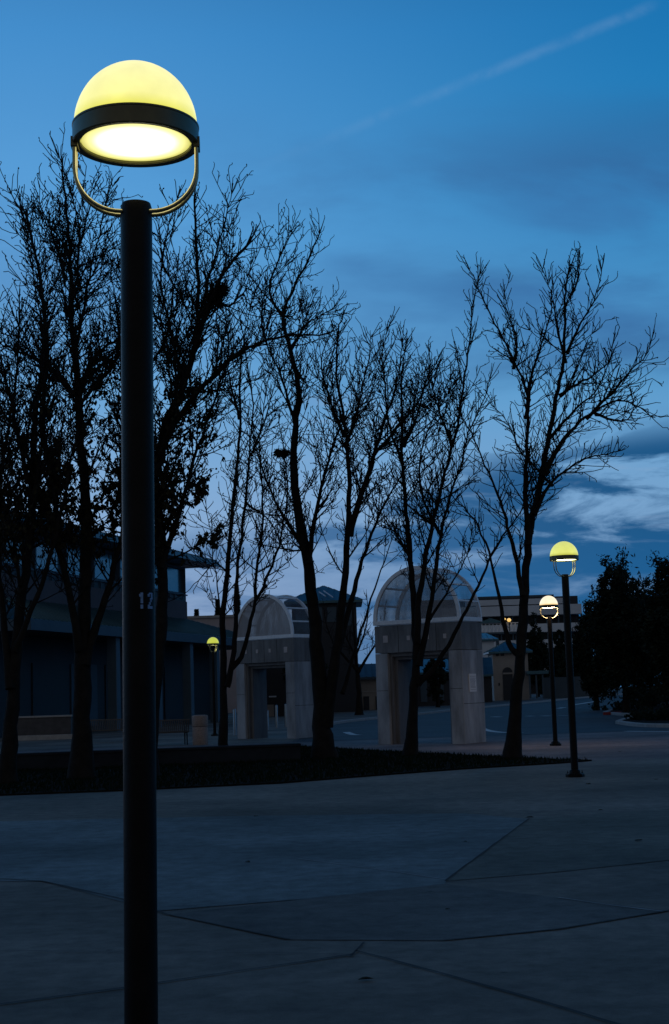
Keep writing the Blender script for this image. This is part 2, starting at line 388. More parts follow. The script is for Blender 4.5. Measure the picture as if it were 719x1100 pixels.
# ------------------------------------------------------------------ lamps
def make_lamp(label, loc, rz, dome, lens, group='round-headed plaza lamp posts', tilt=(0, 0), zs=1.0):
    r = thing('street_lamp', label, 'lamp', loc, 0, group, rot=(tilt[0], tilt[1], rz))
    r.scale = (1, 1, zs)
    mb = MB(); mb.lathe([(.064, .03), (.064, 3.50), (.063, 3.535), (.058, 3.553), (.0, 3.556)], 48)
    o = mb.build('pole', 'pole', r); autosmooth(o, 50)
    mb = MB(); mb.lathe([(.165, 0), (.165, .045), (.155, .06), (.0, .06)], 8)
    o = mb.build('base_plate', 'pole', r)
    mb = MB(); mb.lathe([(.098, .055), (.098, .10), (.082, .125), (.0645, .13)], 32, cap=False); o = mb.build('base_collar', 'pole', r); autosmooth(o)
    for a in range(4):
        mb = MB(); x, y = .125*math.cos(a*math.pi/2+.78), .125*math.sin(a*math.pi/2+.78); mb.lathe([(.014, .06), (.014, .085), (.006, .086), (.006, .11), (0, .11)], 6, (x, y, 0)); mb.build('anchor_bolt', 'pole', r)
    for s_ in (-1, 1):
        pts = [(-.246, s_*.026, 3.84), (-.246, s_*.026, 3.70)]
        for k in range(1, 13):
            a = math.pi/2*k/12; pts.append((-.246+.185*(1-math.cos(a)), s_*.026, 3.70-.185*math.sin(a)))
        pts2 = [(-x, y, z) for x, y, z in reversed(pts)]
        mb = MB(); mb.tube(pts+pts2, .0085, 10); o = mb.build('yoke_rod', 'rod', r); autosmooth(o, 60)
    for s_ in (-1, 1):
        mb = MB(); mb.box(s_*.246-.014, s_*.246+.014, -.04, .04, 3.785, 3.825); o = mb.build('yoke_bracket', 'ring', r)
    mb = MB(); mb.lathe([(.226, 3.812), (.226, 3.803), (.252, 3.799), (.256, 3.804), (.256, 3.868), (.258, 3.871), (.258, 3.878), (.252, 3.88), (.222, 3.87), (.222, 3.806)], 64, cap=False)
    o = mb.build('ring', 'ring', r); autosmooth(o, 30)
    mb = MB(); mb.lathe([(.2505*math.cos(a*math.pi/2/20), DZ+.268*math.sin(a*math.pi/2/20)) for a in range(21)], 64, cap=False)
    o = mb.build('globe', dome, r); autosmooth(o, 80)
    mb = MB(); mb.lathe([(0, 3.810), (.12, 3.811), (.2255, 3.816)], 64, cap=False)
    o = mb.build('lens', lens, r); autosmooth(o, 80)
    return r
def at_height(px, py, z):
    r = ray(px, py); return CAM + r*((z-EYE)/r.z)
p1 = at_height(146.5, 221, 3.545)
lamp1 = make_lamp('large near lamp post with glowing yellow globe, white 12 on its pole', (p1.x-.032, p1.y, 0), R(4), 'dome_y', 'lens_y', tilt=(0, .009))
# the number 12 on the near pole
B1 = ['0110', '1110', '1110', '0110', '0110', '0110', '0110', '0110', '0000', '0110', '0110', '0110']
B2 = ['01111', '11011', '11011', '00011', '00111', '00110', '00110', '01100', '01100', '11000', '11111', '11111']
zc = P(158, 646, p1.y).z; face = math.atan2(-p1.y, -p1.x)
mb = MB(); cell = .0052
for bm_, off in ((B1, 11), (B2, 44)):
    w_ = len(bm_[0])
    for j, row in enumerate(bm_):
        for i, ch in enumerate(row):
            if ch == '1':
                for q in range(1):
                    a0 = face + R(off) + (i-w_/2)*cell/.0648; a1 = a0+cell/.0648
                    z1 = zc+(6-j)*cell; z0 = z1-cell
                    rr = .0655
                    mb.add([(rr*math.cos(a0), rr*math.sin(a0), z0), (rr*math.cos(a1), rr*math.sin(a1), z0), (rr*math.cos(a1), rr*math.sin(a1), z1), (rr*math.cos(a0), rr*math.sin(a0), z1)], [(0, 1, 2, 3)])
o = mb.build('number_12', 'number', lamp1); o.rotation_euler = (0, 0, -R(4))
g2 = G(618, 834.5)
lamp2 = make_lamp('tallest lamp post on the right, leaning slightly, lime yellow globe on a two-rod yoke', (g2.x, g2.y, 0), R(38), 'dome_g', 'lens_g')
g3 = G(597, 801)
lamp3 = make_lamp('shorter-looking lamp post just behind the tall right one, white warm globe', (g3.x, g3.y, 0), R(8), 'dome_w', 'lens_w', zs=.985)
g4 = G(231, 790.5)
lamp4 = make_lamp('tiny far lamp post with green-yellow globe left of the concrete arches', (g4.x, g4.y, 0), R(62), 'dome_far', 'lens_g')

# ------------------------------------------------------------------ concrete arches with glazed vaults
def make_arch(label, corner, th, W, D, H, rise, sign):
    # local frame: origin at near right front corner; u runs left along the front, n runs into the arch
    u = Vector((-math.cos(th), math.sin(th), 0)); n = Vector((math.sin(th), math.cos(th), 0))
    fr = lambda a, b, z: corner + u*a + n*b + Vector((0, 0, z))
    r = thing('concrete_arch', label, 'arch', corner, 0, 'concrete gateway arches with glazed vaults')
    pw = W*.145; Ho = H*.765
    def blk(name, a0, a1, b0, b1, z0, z1, m='arch', bv=.012):
        mb = MB(corner); mb.box(a0, a1, b0, b1, z0, z1, fr); o = mb.build(name, m, r)
        if bv: bevel(o, bv)
        return o
    zj = H*.45
    blk('pillar', 0, pw, 0, D, -.05, Ho); blk('pillar', W-pw, W, 0, D, -.05, Ho)
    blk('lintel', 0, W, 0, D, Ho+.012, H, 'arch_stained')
    # recessed jamb frame
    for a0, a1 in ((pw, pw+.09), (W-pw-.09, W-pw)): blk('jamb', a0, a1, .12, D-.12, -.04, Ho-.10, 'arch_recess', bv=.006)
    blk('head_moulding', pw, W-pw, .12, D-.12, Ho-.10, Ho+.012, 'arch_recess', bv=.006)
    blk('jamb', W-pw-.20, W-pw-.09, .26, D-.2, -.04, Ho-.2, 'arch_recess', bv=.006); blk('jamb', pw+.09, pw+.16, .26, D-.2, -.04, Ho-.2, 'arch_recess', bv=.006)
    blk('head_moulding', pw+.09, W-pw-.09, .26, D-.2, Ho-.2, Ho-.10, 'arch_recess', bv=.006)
    # groove lines
    for k in (.28, .5, .72):
        mb = MB(corner); mb.box(W*k-.008, W*k+.008, -.004, .0, Ho+.02, H-.01, fr); mb.build('panel_seam', 'joint', r)
    for a0, a1 in ((.01, pw-.01), (W-pw+.01, W-.01)):
        mb = MB(corner); mb.box(a0, a1, -.004, 0, zj, zj+.012, fr); mb.build('panel_seam', 'joint', r)
    mb = MB(corner); mb.box(-.004, 0, .02, D-.02, zj*.72, zj*.72+.014, fr); mb.build('panel_seam', 'joint', r)
    # little inset tiles
    tz = Ho+(H-Ho)*.52
    for k, s_ in ((.13, .085), (.40, .055), (.62, .055), (.82, .055)):
        k2 = k if sign > 0 else 1-k
        mb = MB(corner); mb.box(W*k2-s_, W*k2+s_, -.012, .01, tz-s_*1.25, tz+s_*1.25, fr); mb.build('inset_tile', 'archtile', r)
    # vault
    wv = W+.06; z0 = H+.02; bs = .13
    blk('vault_sill', -.03, W+.03, -.03, .05, z0, z0+bs, 'whiteframe'); blk('vault_sill', -.03, W+.03, D-.05, D+.03, z0, z0+bs, 'whiteframe')
    blk('vault_sill', -.03, .05, .05, D-.05, z0, z0+bs, 'whiteframe'); blk('vault_sill', W-.05, W+.03, .05, D-.05, z0, z0+bs, 'whiteframe')
    zb = z0+bs; NA = 28
    def arc(t, sh=0.0): # t 0..1
        a = math.pi*t; return (W/2-(W/2+.02-sh)*math.cos(a), zb+(rise-sh)*math.sin(a) if 0 < t < 1 else zb)
    for b0, b1 in ((-.025, .05), (D-.05, D+.025)):
        mb = MB(corner)
        for i in range(NA):
            p = [arc(i/NA), arc((i+1)/NA), arc((i+1)/NA, .11), arc(i/NA, .11)]
            vs = [fr(a, b, z) for b in (b0, b1) for a, z in p]
            mb.add(vs, [(0, 1, 2, 3), (7, 6, 5, 4), (0, 4, 5, 1), (2, 6, 7, 3)] + ([(3, 7, 4, 0)] if i == 0 else []) + ([(1, 5, 6, 2)] if i == NA-1 else []))
        mb.build('arch_frame', 'whiteframe', r)
    for t in (.10, .22, .36, .64, .78, .90):
        a, z = arc(t); a2, z2 = arc(t, .07)
        mb = MB(corner); mb.tube([fr((a+a2)/2, .05, (z+z2)/2), fr((a+a2)/2, D-.05, (z+z2)/2)], .035, 6); mb.build('purlin', 'whiteframe', r)
    mb = MB(corner)                                # gable sheets
    for b in (.012,):
        ring = [arc(i/NA, .06) for i in range(NA+1)]
        mb.prism(ring, lambda a, z, b=b: fr(a, b, z), lambda a, z, b=b: fr(a, b+.012, z))
    mb.build('gable_sheet', 'gable' if sign > 0 else 'gable_clear', r)
    mb = MB(corner); ring = [arc(i/NA, .06) for i in range(NA+1)]
    mb.prism(ring, lambda a, z: fr(a, D-.024, z), lambda a, z: fr(a, D-.012, z)); mb.build('gable_sheet', 'pane', r)
    ts = [0, .10, .22, .36, .64, .78, .90, 1]
    for i in range(7):
        mb = MB(corner); q = [ts[i]+(ts[i+1]-ts[i])*k/5 for k in range(6)]
        vs = []
        for t_ in q:
            a, z = arc(t_, .03); vs += [fr(a, .051, z), fr(a, D-.051, z)]
        mb.add(vs, [(2*k, 2*k+1, 2*k+3, 2*k+2) for k in range(5)]); mb.build('vault_pane', 'pane', r)
    return r, fr
c1 = G(318, 793.2); c2 = G(500, 799)
a1, fr1 = make_arch('farther concrete arch on the left, behind the forked thin tree', c1, R(39), 2.95, 1.25, 3.72, 1.60, 1)
a2, fr2 = make_arch('nearer concrete arch with a paper notice on its right side', c2, R(33), 3.02, 1.35, 3.62, 1.62, -1)
# notice on the nearer arch, right side face (faces -u)
s_ = thing('paper_notice', 'small white printed notice fixed to the side of the nearer arch pillar', 'sign', fr2(-.02, .6, 1.6))
o_ = s_.location.copy()
mb = MB(o_); mb.box(-.022, -.004, .38, .82, 1.52, 2.06, fr2); mb.build('sheet', 'paper', s_)
mb = MB(o_); rg = random.Random(5)
z = 1.99
while z > 1.58:
    wds = .44; x = .44
    while x < .74:
        l = rg.uniform(.03, .08); mb.box(-.025, -.022, x, min(.77, x+l), z-.012, z, fr2); x += l+.02
    z -= rg.choice([.035, .035, .055])
mb.build('print', 'ink', s_)

# ------------------------------------------------------------------ bollards, bin, benches
first = None
for i, (px, py, h, lab) in enumerate([(252.5, 790, 1.1, 'pale steel bollard just left of the farther arch'), (287.5, 784.5, .92, 'shortest steel bollard seen through the farther arch'),
        (297.5, 782, 1.12, 'middle steel bollard seen through the farther arch'), (307.5, 781, 1.15, 'right steel bollard seen through the farther arch'),
        (190.5, 776, .9, 'steel bollard behind the right bench near the column')]):
    g = G(px, py)
    if first is None:
        mb = MB(); mb.lathe([(.07, -.02), (.07, 1.05), (.06, 1.085), (.03, 1.1), (0, 1.103)], 20); first = mb.build('bollard', 'bollard'); autosmooth(first, 50); o = first
    else:
        o = first.copy(); C.objects.link(o)
    o.location = g; o.scale = (1, 1, h/1.1); tag(o, lab, 'bollard', 'steel bollards by the arches')
g = G(215.5, 800)
r = thing('litter_bin', 'round pebbled concrete litter bin standing behind the seat wall', 'bin', g)
mb = MB(); mb.lathe([(.26, 0), (.27, .02), (.27, .60), (.262, .615), (0, .615)], 28); autosmooth(mb.build('drum', 'can', r), 40)
mb = MB(); mb.lathe([(.25, .6), (.25, .635)], 28, cap=False); mb.build('groove', 'joint', r)
mb = MB(); mb.lathe([(0, .63), (.272, .63), (.28, .64), (.28, .97), (.27, 1.0), (.16, 1.02), (0, 1.02)], 28); autosmooth(mb.build('lid', 'can', r), 40)
def bench(label, loc, rz):
    r = thing('park_bench', label, 'bench', loc, rz, 'slatted benches behind the seat wall')
    mb = MB()
    for k in range(26):
        x = -.88+k*.0704; mb.box(x, x+.035, .0, .03, .47, .86, lambda a, b, c: Vector((a, b+(c-.45)*.28, c)))
    mb.box(-.9, .9, .10, .135, .85, .89); mb.box(-.9, .9, -.01, .025, .445, .48)
    mb.build('backrest', 'wood', r)
    mb = MB()
    for k in range(6): mb.box(-.9, .9, -.45+k*.075, -.395+k*.075, .42, .445)
    mb.build('seat', 'wood', r)
    for s_ in (-1, 1):
        mb = MB(); x = s_*.82
        mb.tube([(x, -.43, 0), (x, -.43, .42)], .022, 6); mb.tube([(x, .03, 0), (x, .01, .42)], .022, 6); mb.tube([(x, -.43, .41), (x, .02, .41)], .02, 6)
        mb.build('leg_frame', 'pole', r)
        mb = MB(); mb.tube([(x, -.43, .42), (x, -.44, .62), (x, -.38, .64), (x, .05, .64)], .02, 6); mb.build('armrest', 'pole', r)
    return r
bench('dark slatted bench left of the near pole, behind the seat wall', G(118, 797), R(176))
bench('dark slatted bench right of the near pole, beside the litter bin', G(176, 801), R(196))

# ------------------------------------------------------------------ left building
A = Vector((XD(2, 70), 70, 0)); B = Vector((XD(203, 95), 95, 0)); u = (B-A).normalized(); nrm = Vector((u.y, -u.x, 0)); LB_ = (B-A).length
O = A.copy(); zb0 = hz(80)
lf = lambda a, b, z: A + u*a + nrm*b + Vector((0, 0, z))
lib = thing('library_building', 'two-storey building with teal metal roofs and deep eaves behind the left trees', 'building', A)
def lb(name, m, boxes, parent=lib, bv=0, fr=lf):
    mb = MB(A)
    for b_ in boxes: mb.box(*b_, fr)
    o = mb.build(name, m, parent)
    if bv: bevel(o, bv)
    return o
lb('wall', 'pink', [(0, LB_, -22, 0, 6.3, 7.75)])
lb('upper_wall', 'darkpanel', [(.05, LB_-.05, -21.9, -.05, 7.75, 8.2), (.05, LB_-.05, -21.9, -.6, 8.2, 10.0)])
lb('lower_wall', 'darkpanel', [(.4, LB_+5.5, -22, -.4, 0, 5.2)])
nb = 7
for k in range(nb):
    a0 = .15+k*(LB_-.3)/nb; a1 = a0+(LB_-.3)/nb
    f = lb('window', 'bluegrey', [(a0, a0+.08, -.5, -.02, 8.2, 9.9), (a1-.08, a1, -.5, -.02, 8.2, 9.9), (a0, a1, -.5, -.03, 9.8, 9.95), (a0+.08, a1-.08, -.5, -.05, 8.2, 8.28)])
    mb = MB(A); mb.box(a0+.08, a1-.08, -.3, -.26, 8.28, 9.8, lf); mb.build('pane', 'glass', f)
# front end windows (facing the camera)
for k in range(6):
    b1 = -.4-k*3.4; b0 = b1-3.2
    f = lb('window', 'bluegrey', [(-.03, .4, b0, b0+.1, 8.2, 9.9), (-.03, .4, b1-.1, b1, 8.2, 9.9), (-.02, .4, b0+.1, b1-.1, 9.78, 9.92), (-.02, .4, b0+.1, b1-.1, 8.2, 8.28)])
    mb = MB(A); mb.box(.1, .14, b0+.1, b1-.1, 8.28, 9.78, lf); mb.build('pane', 'glass', f)
# rail-like strips drawn as the small glints along the dark band
lb('band_glints', 'bluegrey', [(k*.9+.1, k*.9+.16, -.02, .04, 7.76, 8.18) for k in range(27)] + [(0, LB_, -.02, .05, 8.12, 8.2)])
def hip(a0, a1, b0, b1, z0, z1, inset, m, name, th=.25, parent=lib, org=A, fr=lf, top=None):
    mb = MB(org); t = top or (a0+inset, a1-inset, b0+inset, b1-inset)
    e = [(a0, b0), (a1, b0), (a1, b1), (a0, b1)]; tt = [(t[0], t[2]), (t[1], t[2]), (t[1], t[3]), (t[0], t[3])]
    vs = [fr(*p, z0-th) for p in e]+[fr(*p, z0) for p in e]+[fr(*p, z1) for p in tt]
    fs = [(3, 2, 1, 0)] + [(i, (i+1) % 4, 4+(i+1) % 4, 4+i) for i in range(4)] + [(4+i, 4+(i+1) % 4, 8+(i+1) % 4, 8+i) for i in range(4)] + [(8, 9, 10, 11)]
    mb.add(vs, fs)
    # standing seams
    sides = [((4, 5), (8, 9)), ((5, 6), (9, 10)), ((6, 7), (10, 11)), ((7, 4), (11, 8))]
    for (i, j), (k_, l) in sides:
        p, q, s__, t_ = vs[i], vs[j], vs[k_], vs[l]; Lh = (q-p).length; dirp = (q-p).normalized()
        nn_ = dirp.cross((s__-p)).normalized()
        if nn_.z < 0: nn_ = -nn_
        m_ = int(Lh/.5); upv = ((s__+t_)/2-(p+q)/2); upv = upv-dirp*upv.dot(dirp)
        sa = (s__-p).dot(dirp); sb = (t_-p).dot(dirp)
        for c in range(1, m_):
            x = c*Lh/m_
            f_ = 1.0
            if x < sa: f_ = x/sa if sa > 0 else 1
            elif x > sb: f_ = (Lh-x)/(Lh-sb) if Lh > sb else 1
            s0 = p+dirp*x; s1 = s0+upv*f_
            mb.add([s0-dirp*.025, s0+dirp*.025, s1+dirp*.025, s1-dirp*.025, s0-dirp*.02+nn_*.06, s0+dirp*.02+nn_*.06, s1+dirp*.02+nn_*.06, s1-dirp*.02+nn_*.06],
                   [(4, 5, 6, 7), (0, 1, 5, 4), (1, 2, 6, 5), (2, 3, 7, 6), (3, 0, 4, 7)])
    return mb.build(name, m, parent)
hip(-1.6, LB_+1.6, -23, 1.7, 10.35, 12.6, 9, 'teal', 'roof', .32)
hip(-3.0, LB_+8, -23, 2.9, 5.35, 6.6, 3, 'teal', 'lower_roof', .12, top=(.0, LB_+.2, -22.5, 0.0))
lb('fascia', 'bluegrey', [(-3.02, LB_+8.02, 2.88, 2.94, 4.86, 5.34), (-3.04, -2.98, -23, 2.9, 4.86, 5.34), (LB_+7.98, LB_+8.04, -10, 2.88, 4.86, 5.34)])
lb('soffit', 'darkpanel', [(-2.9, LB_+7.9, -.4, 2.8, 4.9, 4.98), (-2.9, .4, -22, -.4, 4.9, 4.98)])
def u_at(px, b):    # along-wall coordinate where the line n=b crosses a pixel column
    lo, hi = -5, 60
    for _ in range(50):
        m_ = (lo+hi)/2; p = lf(m_, b, 1.5); 
        if (p.x/p.y) < (XD(px, 80)/80): lo = m_
        else: hi = m_
    return lo
for px in (88, 122.5, 168, 202.5, 231):
    a = u_at(px, 2.35); lb('column', 'column', [(a-.27, a+.27, 2.1, 2.62, 0, 4.9)], bv=.03)
# panels of the side wall
for k in range(5):
    a = 4+k*4.6; lb('wall_panel', 'bluegrey' if k % 2 else 'darkpanel', [(a, a+3.4, -.42, -.33, .3, 3.6)])
# front glazing (camera-facing) with mullions and low planter in front
gz = lb('front_glazing', 'glass', [(.30, .38, -10, -.4, 1.1, 4.4)])
mb = MB(A)
for k in range(11):
    b_ = -.5-k*.86; mb.box(.2, .3, b_-.03, b_+.03, .9, 4.5, lf)
mb.box(.2, .3, -10, -.4, 1.05, 1.13, lf); mb.box(.2, .3, -3.2, -.4, 2.9, 2.96, lf); mb.box(.2, .3, -3.2, -.4, 2.0, 2.06, lf)
mb.build('mullions', 'bluegrey', gz)
pl = Vector((XD(16, 66), 66, hz(66))); q = Vector((XD(76, 66), 66, hz(66)))
t_ = thing('planter_wall', 'low beige planter wall in front of the left building glazing', 'wall', pl)
mb = MB(pl); mb.box(pl.x, q.x, 66, 67, pl.z-.05, .98); bevel(mb.build('wall_body', 'plinth', t_), .02)
mb = MB(pl); mb.box(pl.x-.05, q.x+.05, 65.95, 67.05, .98, 1.05); mb.build('coping', 'kerb', t_)
mb = MB(pl); mb.box(pl.x-.3, q.x+.3, 65.4, 65.9, pl.z-.02, .22); mb.build('step', 'kerb', t_)

# ------------------------------------------------------------------ background buildings
def simple_block(name, label, cat, px0, px1, ytop, d, depth, m, extra=None, z0=None):
    x0, x1 = XD(px0, d), XD(px1, d); zt = P((px0+px1)/2, ytop, d).z; zg = hz(d) - .05
    r = thing(name, label, cat, (x0, d, zg)); mb = MB((x0, d, zg)); mb.box(x0, x1, d, d+depth, z0 if z0 is not None else zg, zt); mb.build('wall', m, r)
    return r, x0, x1, zt
def px_box(r, name, m, px0, px1, y0, y1, d, dep0=-.1, dep1=.02, parent=None):
    o = Vector(r.location); mb = MB(o); x0, x1 = XD(px0, d), XD(px1, d); zt = P((px0+px1)/2, y0, d).z; zb_ = P((px0+px1)/2, y1, d).z
    mb.box(x0, x1, d+dep0, d+dep1, zb_, zt); return mb.build(name, m, parent or r)
def pyr(r, px0, px1, yeave, yapex, d, dep, m='teal', ridge=0.0, name='roof'):
    x0, x1 = XD(px0, d), XD(px1, d); ze = P((px0+px1)/2, yeave, d).z; za = P((px0+px1)/2, yapex, d).z
    o = Vector(r.location); idt = lambda a, b, c: Vector((a, b, c)); cx = (x0+x1)/2; cy = d+dep/2
    return hip(x0, x1, d-.4, d+dep, ze, za, 1, m, name, .18, parent=r, org=o, fr=idt, top=(cx-ridge, cx+ridge, cy-.05, cy+.05))
# tan flat building behind left lamp
r, *_ = simple_block('flat_roof_building', 'flat-roofed tan building far behind the tiny left lamp', 'building', 170, 262, 664, 125, 10, 'mauve')
px_box(r, 'parapet', 'kerb', 169, 263, 661.5, 664.2, 125, -.15, 10)
r, *_ = simple_block('opening_dark_block', 'dark low block added to keep the farther arch opening dark', 'building', 262, 320, 694, 104, 6, 'darkpanel')  # added block, keeps the view through the arch opening dark
px_box(r, 'wall_panel', 'stucco', 286, 294, 757, 774, 104, -.06, .01)
px_box(r, 'wall_light_strip', 'pale', 289, 297, 747.5, 749, 104, -.1, .01)
# pavilion tower with pyramid roof
r, *_ = simple_block('pavilion_tower', 'square pavilion with dark teal pyramid roof between the two arches', 'building', 316, 386, 648, 112, 6, 'darkpanel')
roof_ = pyr(r, 308, 393, 645.5, 626, 112, 6.4)
o_ = Vector(r.location)
def skylight(pa, pb, w_):
    # a strip lying on the front roof slope
    ze = P(350, 645.5, 112).z; za = P(350, 626, 112).z; yf = 111.6; yr = 112+3.2
    f = lambda px, py: (XD(px, 112), P(px, py, 112).z)
    (xa, zA), (xb, zB) = f(*pa), f(*pb)
    ya_ = yf+(yr-yf)*(zA-ze)/(za-ze); yb2 = yf+(yr-yf)*(zB-ze)/(za-ze)
    mb = MB(o_); a_ = Vector((xa, ya_-.12, zA+.1)); b_ = Vector((xb, yb2-.12, zB+.1)); mb.tube([a_, b_], w_, 5); mb.build('skylight', 'pale', r)
skylight((346, 636), (353, 641.5), .05); skylight((351, 634.5), (361, 643), .05)
for k, (a, b_) in enumerate(((321, 333), (337, 349), (354, 364), (368, 381))): 
    px_box(r, 'window', 'bluegrey', a, b_, 652, 668 + k % 2*4, 112, -.06, .01)
# low hall with doors
r, *_ = simple_block('low_hall', 'low beige hall with dark doors seen left of the nearer arch', 'building', 356, 424, 727.5, 118, 9, 'stucco')
pyr(r, 352, 430, 727.5, 712, 118, 9, 'bluegrey', 1.6)
for a, b_ in ((375.5, 383), (390.5, 396.5), (403.5, 410)): px_box(r, 'door', 'darkpanel', a, b_, 748, 765, 118, -.08, .01)
px_box(r, 'wall_band', 'kerb', 356, 424, 742.5, 743.5, 118, -.05, .01)
# dark hall seen through nearer arch
r, *_ = simple_block('shed_building', 'dark low shed seen through the opening of the nearer arch', 'building', 430, 500, 722, 128, 9, 'darkpanel')
pyr(r, 426, 503, 722, 706, 128, 9, 'teal', 1.5)
px_box(r, 'door', 'bluegrey', 452, 459, 728, 754, 128, -.08, .01)
px_box(r, 'door', 'bluegrey', 470, 477, 728, 754, 128, -.08, .01)
# gatehouse
D_ = 146
r, gx0, gx1, gzt = simple_block('gatehouse', 'small beige gatehouse tower with teal pyramid roof and arched doorway', 'building', 531, 569, 699, D_, 4.5, 'stucco')
pyr(r, 526.5, 574, 699.5, 687.5, D_, 4.9)
px_box(r, 'window', 'darkpanel', 534.5, 538, 700.8, 704.6, D_, -.06, .01); px_box(r, 'window', 'darkpanel', 540, 543.5, 700.8, 704.6, D_, -.06, .01)
o_ = Vector(r.location); xa, xb = XD(541, D_), XD(551.5, D_); cx = (xa+xb)/2; rr = (xb-xa)/2; zs_ = P(546, 722, D_).z; zg_ = hz(D_)
mb = MB(o_); pts_ = [(xa, zg_), (xb, zg_), (xb, zs_)] + [(cx+rr*math.cos(a*math.pi/10), zs_+rr*math.sin(a*math.pi/10)) for a in range(1, 10)] + [(xa, zs_)]
mb.prism(pts_, lambda x, z: Vector((x, D_-.12, z)), lambda x, z: Vector((x, D_-.01, z))); dd = mb.build('door', 'darkpanel', r)
px_box(r, 'transom', 'stucco', 541, 551.5, 722.5, 724.2, D_, -.2, -.12, parent=dd)
px_box(r, 'vent', 'darkpanel', 536, 537.6, 733.5, 736.5, D_, -.06, .01)
for px in (569, 576, 583):
    px_box(r, 'porch_post', 'bluegrey', px, px+1.6, 724, 750, D_-1, -.2, .1)
px_box(r, 'porch_roof', 'teal', 567, 590, 720.5, 724, D_-1, -.4, 3)
r, *_ = simple_block('garden_wall', 'pale low wall right of the gatehouse, behind the lamp poles', 'wall', 584, 640, 727, 150, .4, 'bluegrey')
r, *_ = simple_block('teal_roof_annex', 'teal-roofed annex between the nearer arch and the gatehouse', 'building', 486, 529, 725, 138, 5, 'darkpanel')
pyr(r, 484, 530.5, 725, 706, 138, 5.2, 'teal', 2.2)
r, *_ = simple_block('round_front_hall', 'pale hall with sloping teal roof behind the annex', 'building', 495, 533, 686, 170, 6, 'pale')
pyr(r, 492, 538, 687, 679, 170, 8, 'teal', 1.5)
# big multi-storey block with pale bands
D2 = 250
x0, x1 = XD(462, D2), XD(636, D2)
r = thing('multi_storey_building', 'big pale multi-storey building with horizontal bands on the horizon', 'building', (x0, D2, 0))
o_ = Vector((x0, D2, 0))
def zz(px, py): return P(px, py, D2).z
mb = MB(o_); mb.box(XD(455, D2), XD(628, D2), D2+2, D2+24, 0, zz(560, 641)); mb.build('wall', 'darkpanel', r)
for y0_, y1_, a, b_ in ((644, 650, 505, 613), (651, 661.5, 462, 629), (671, 680, 462, 632), (688, 697, 470, 636), (704, 711, 560, 638), (716, 722, 560, 638)):
    mb = MB(o_); z1_ = zz(550, y0_); z0_ = zz(550, y1_); mb.box(XD(a, D2), XD(b_, D2), D2-.6, D2+22, z0_, z1_); mb.build('floor_band', 'pale', r)
mb = MB(o_); mb.box(XD(520, D2), XD(604, D2), D2+4, D2+16, zz(560, 645), zz(560, 638)); mb.build('roof_plant', 'bluegrey', r)
for k in range(14):
    px = 466+k*12.5; mb = MB(o_); mb.box(XD(px, D2), XD(px+1.2, D2), D2-.2, D2+.6, 0, zz(550, 661)); mb.build('column', 'bluegrey', r)
# footbridge with trussed teal canopy
D3 = 200
r = thing('covered_footbridge', 'teal trussed covered footbridge in front of the banded building', 'bridge', (XD(514, D3), D3, 0)); o_ = Vector(r.location)
z0_, z1_ = P(535, 679, D3).z, P(535, 669, D3).z
mb = MB(o_); mb.box(XD(512, D3), XD(562, D3), D3, D3+3, z0_-.25, z0_); mb.build('deck', 'bluegrey', r)
mb = MB(o_); mb.box(XD(512, D3), XD(562, D3), D3, D3+.15, z1_-.12, z1_)
for k in range(13):
    xa = XD(513+k*4, D3); mb.box(xa, xa+.09, D3, D3+.12, z0_, z1_-.1)
    if k < 12: mb.tube([(xa, D3+.05, z0_), (XD(513+k*4+4, D3), D3+.05, z1_-.1)], .05, 4)
mb.build('truss', 'whiteframe', r)
mb = MB(o_); xa, xb = XD(516, D3), XD(545, D3); za = P(530, 664, D3).z
mb.prism([(xa, z1_), (xb, z1_), ((xa+xb)/2, za)], lambda x, z: Vector((x, D3-.5, z)), lambda x, z: Vector((x, D3+3.5, z))); mb.build('canopy', 'teal', r)
for px in (514, 538, 560):
    mb = MB(o_); xa = XD(px, D3); mb.box(xa-.2, xa+.2, D3+1, D3+1.5, 0, z0_-.25); mb.build('pier', 'bluegrey', r)
wlp = P(547, 666, D3-1)
r = thing('wall_lamp', 'small warm orange light glowing on the footbridge', 'lamp', wlp)
mb = MB(); mb.lathe([(0, -.26), (.18, -.2), (.3, 0), (.18, .2), (0, .26)], 14); mb.build('bulb', 'glow', r)
mb = MB(); mb.tube([(0, 0, -1.5), (0, 0, -.26)], .06, 6); mb.build('bracket', 'pole', r)
mb = MB(); mb.lathe([(0, -.13), (.09, -.1), (.15, 0), (.09, .1), (0, .13)], 12, (-.55, 0, .15)); mb.build('bulb', 'glow', r)
mb = MB(); mb.tube([(-.55, 0, .05), (-.3, 0, -.9), (0, 0, -1.0)], .04, 6); mb.build('bracket', 'pole', r)
# pale unlit post drawn for the tiny white light at the far road edge
g = G(644, 748.5)
r = thing('light_dot_post', 'tiny white post standing in for a small light at the far road edge', 'post', g)
mb = MB(); mb.lathe([(.13, 0), (.13, .8), (.1, .9), (0, .92)], 10); mb.build('post_body', 'pale', r); mb = MB(); mb.lathe([(.135, .62), (.135, .78)], 10, cap=False); mb.build('pale_band', 'roadpaint', r)

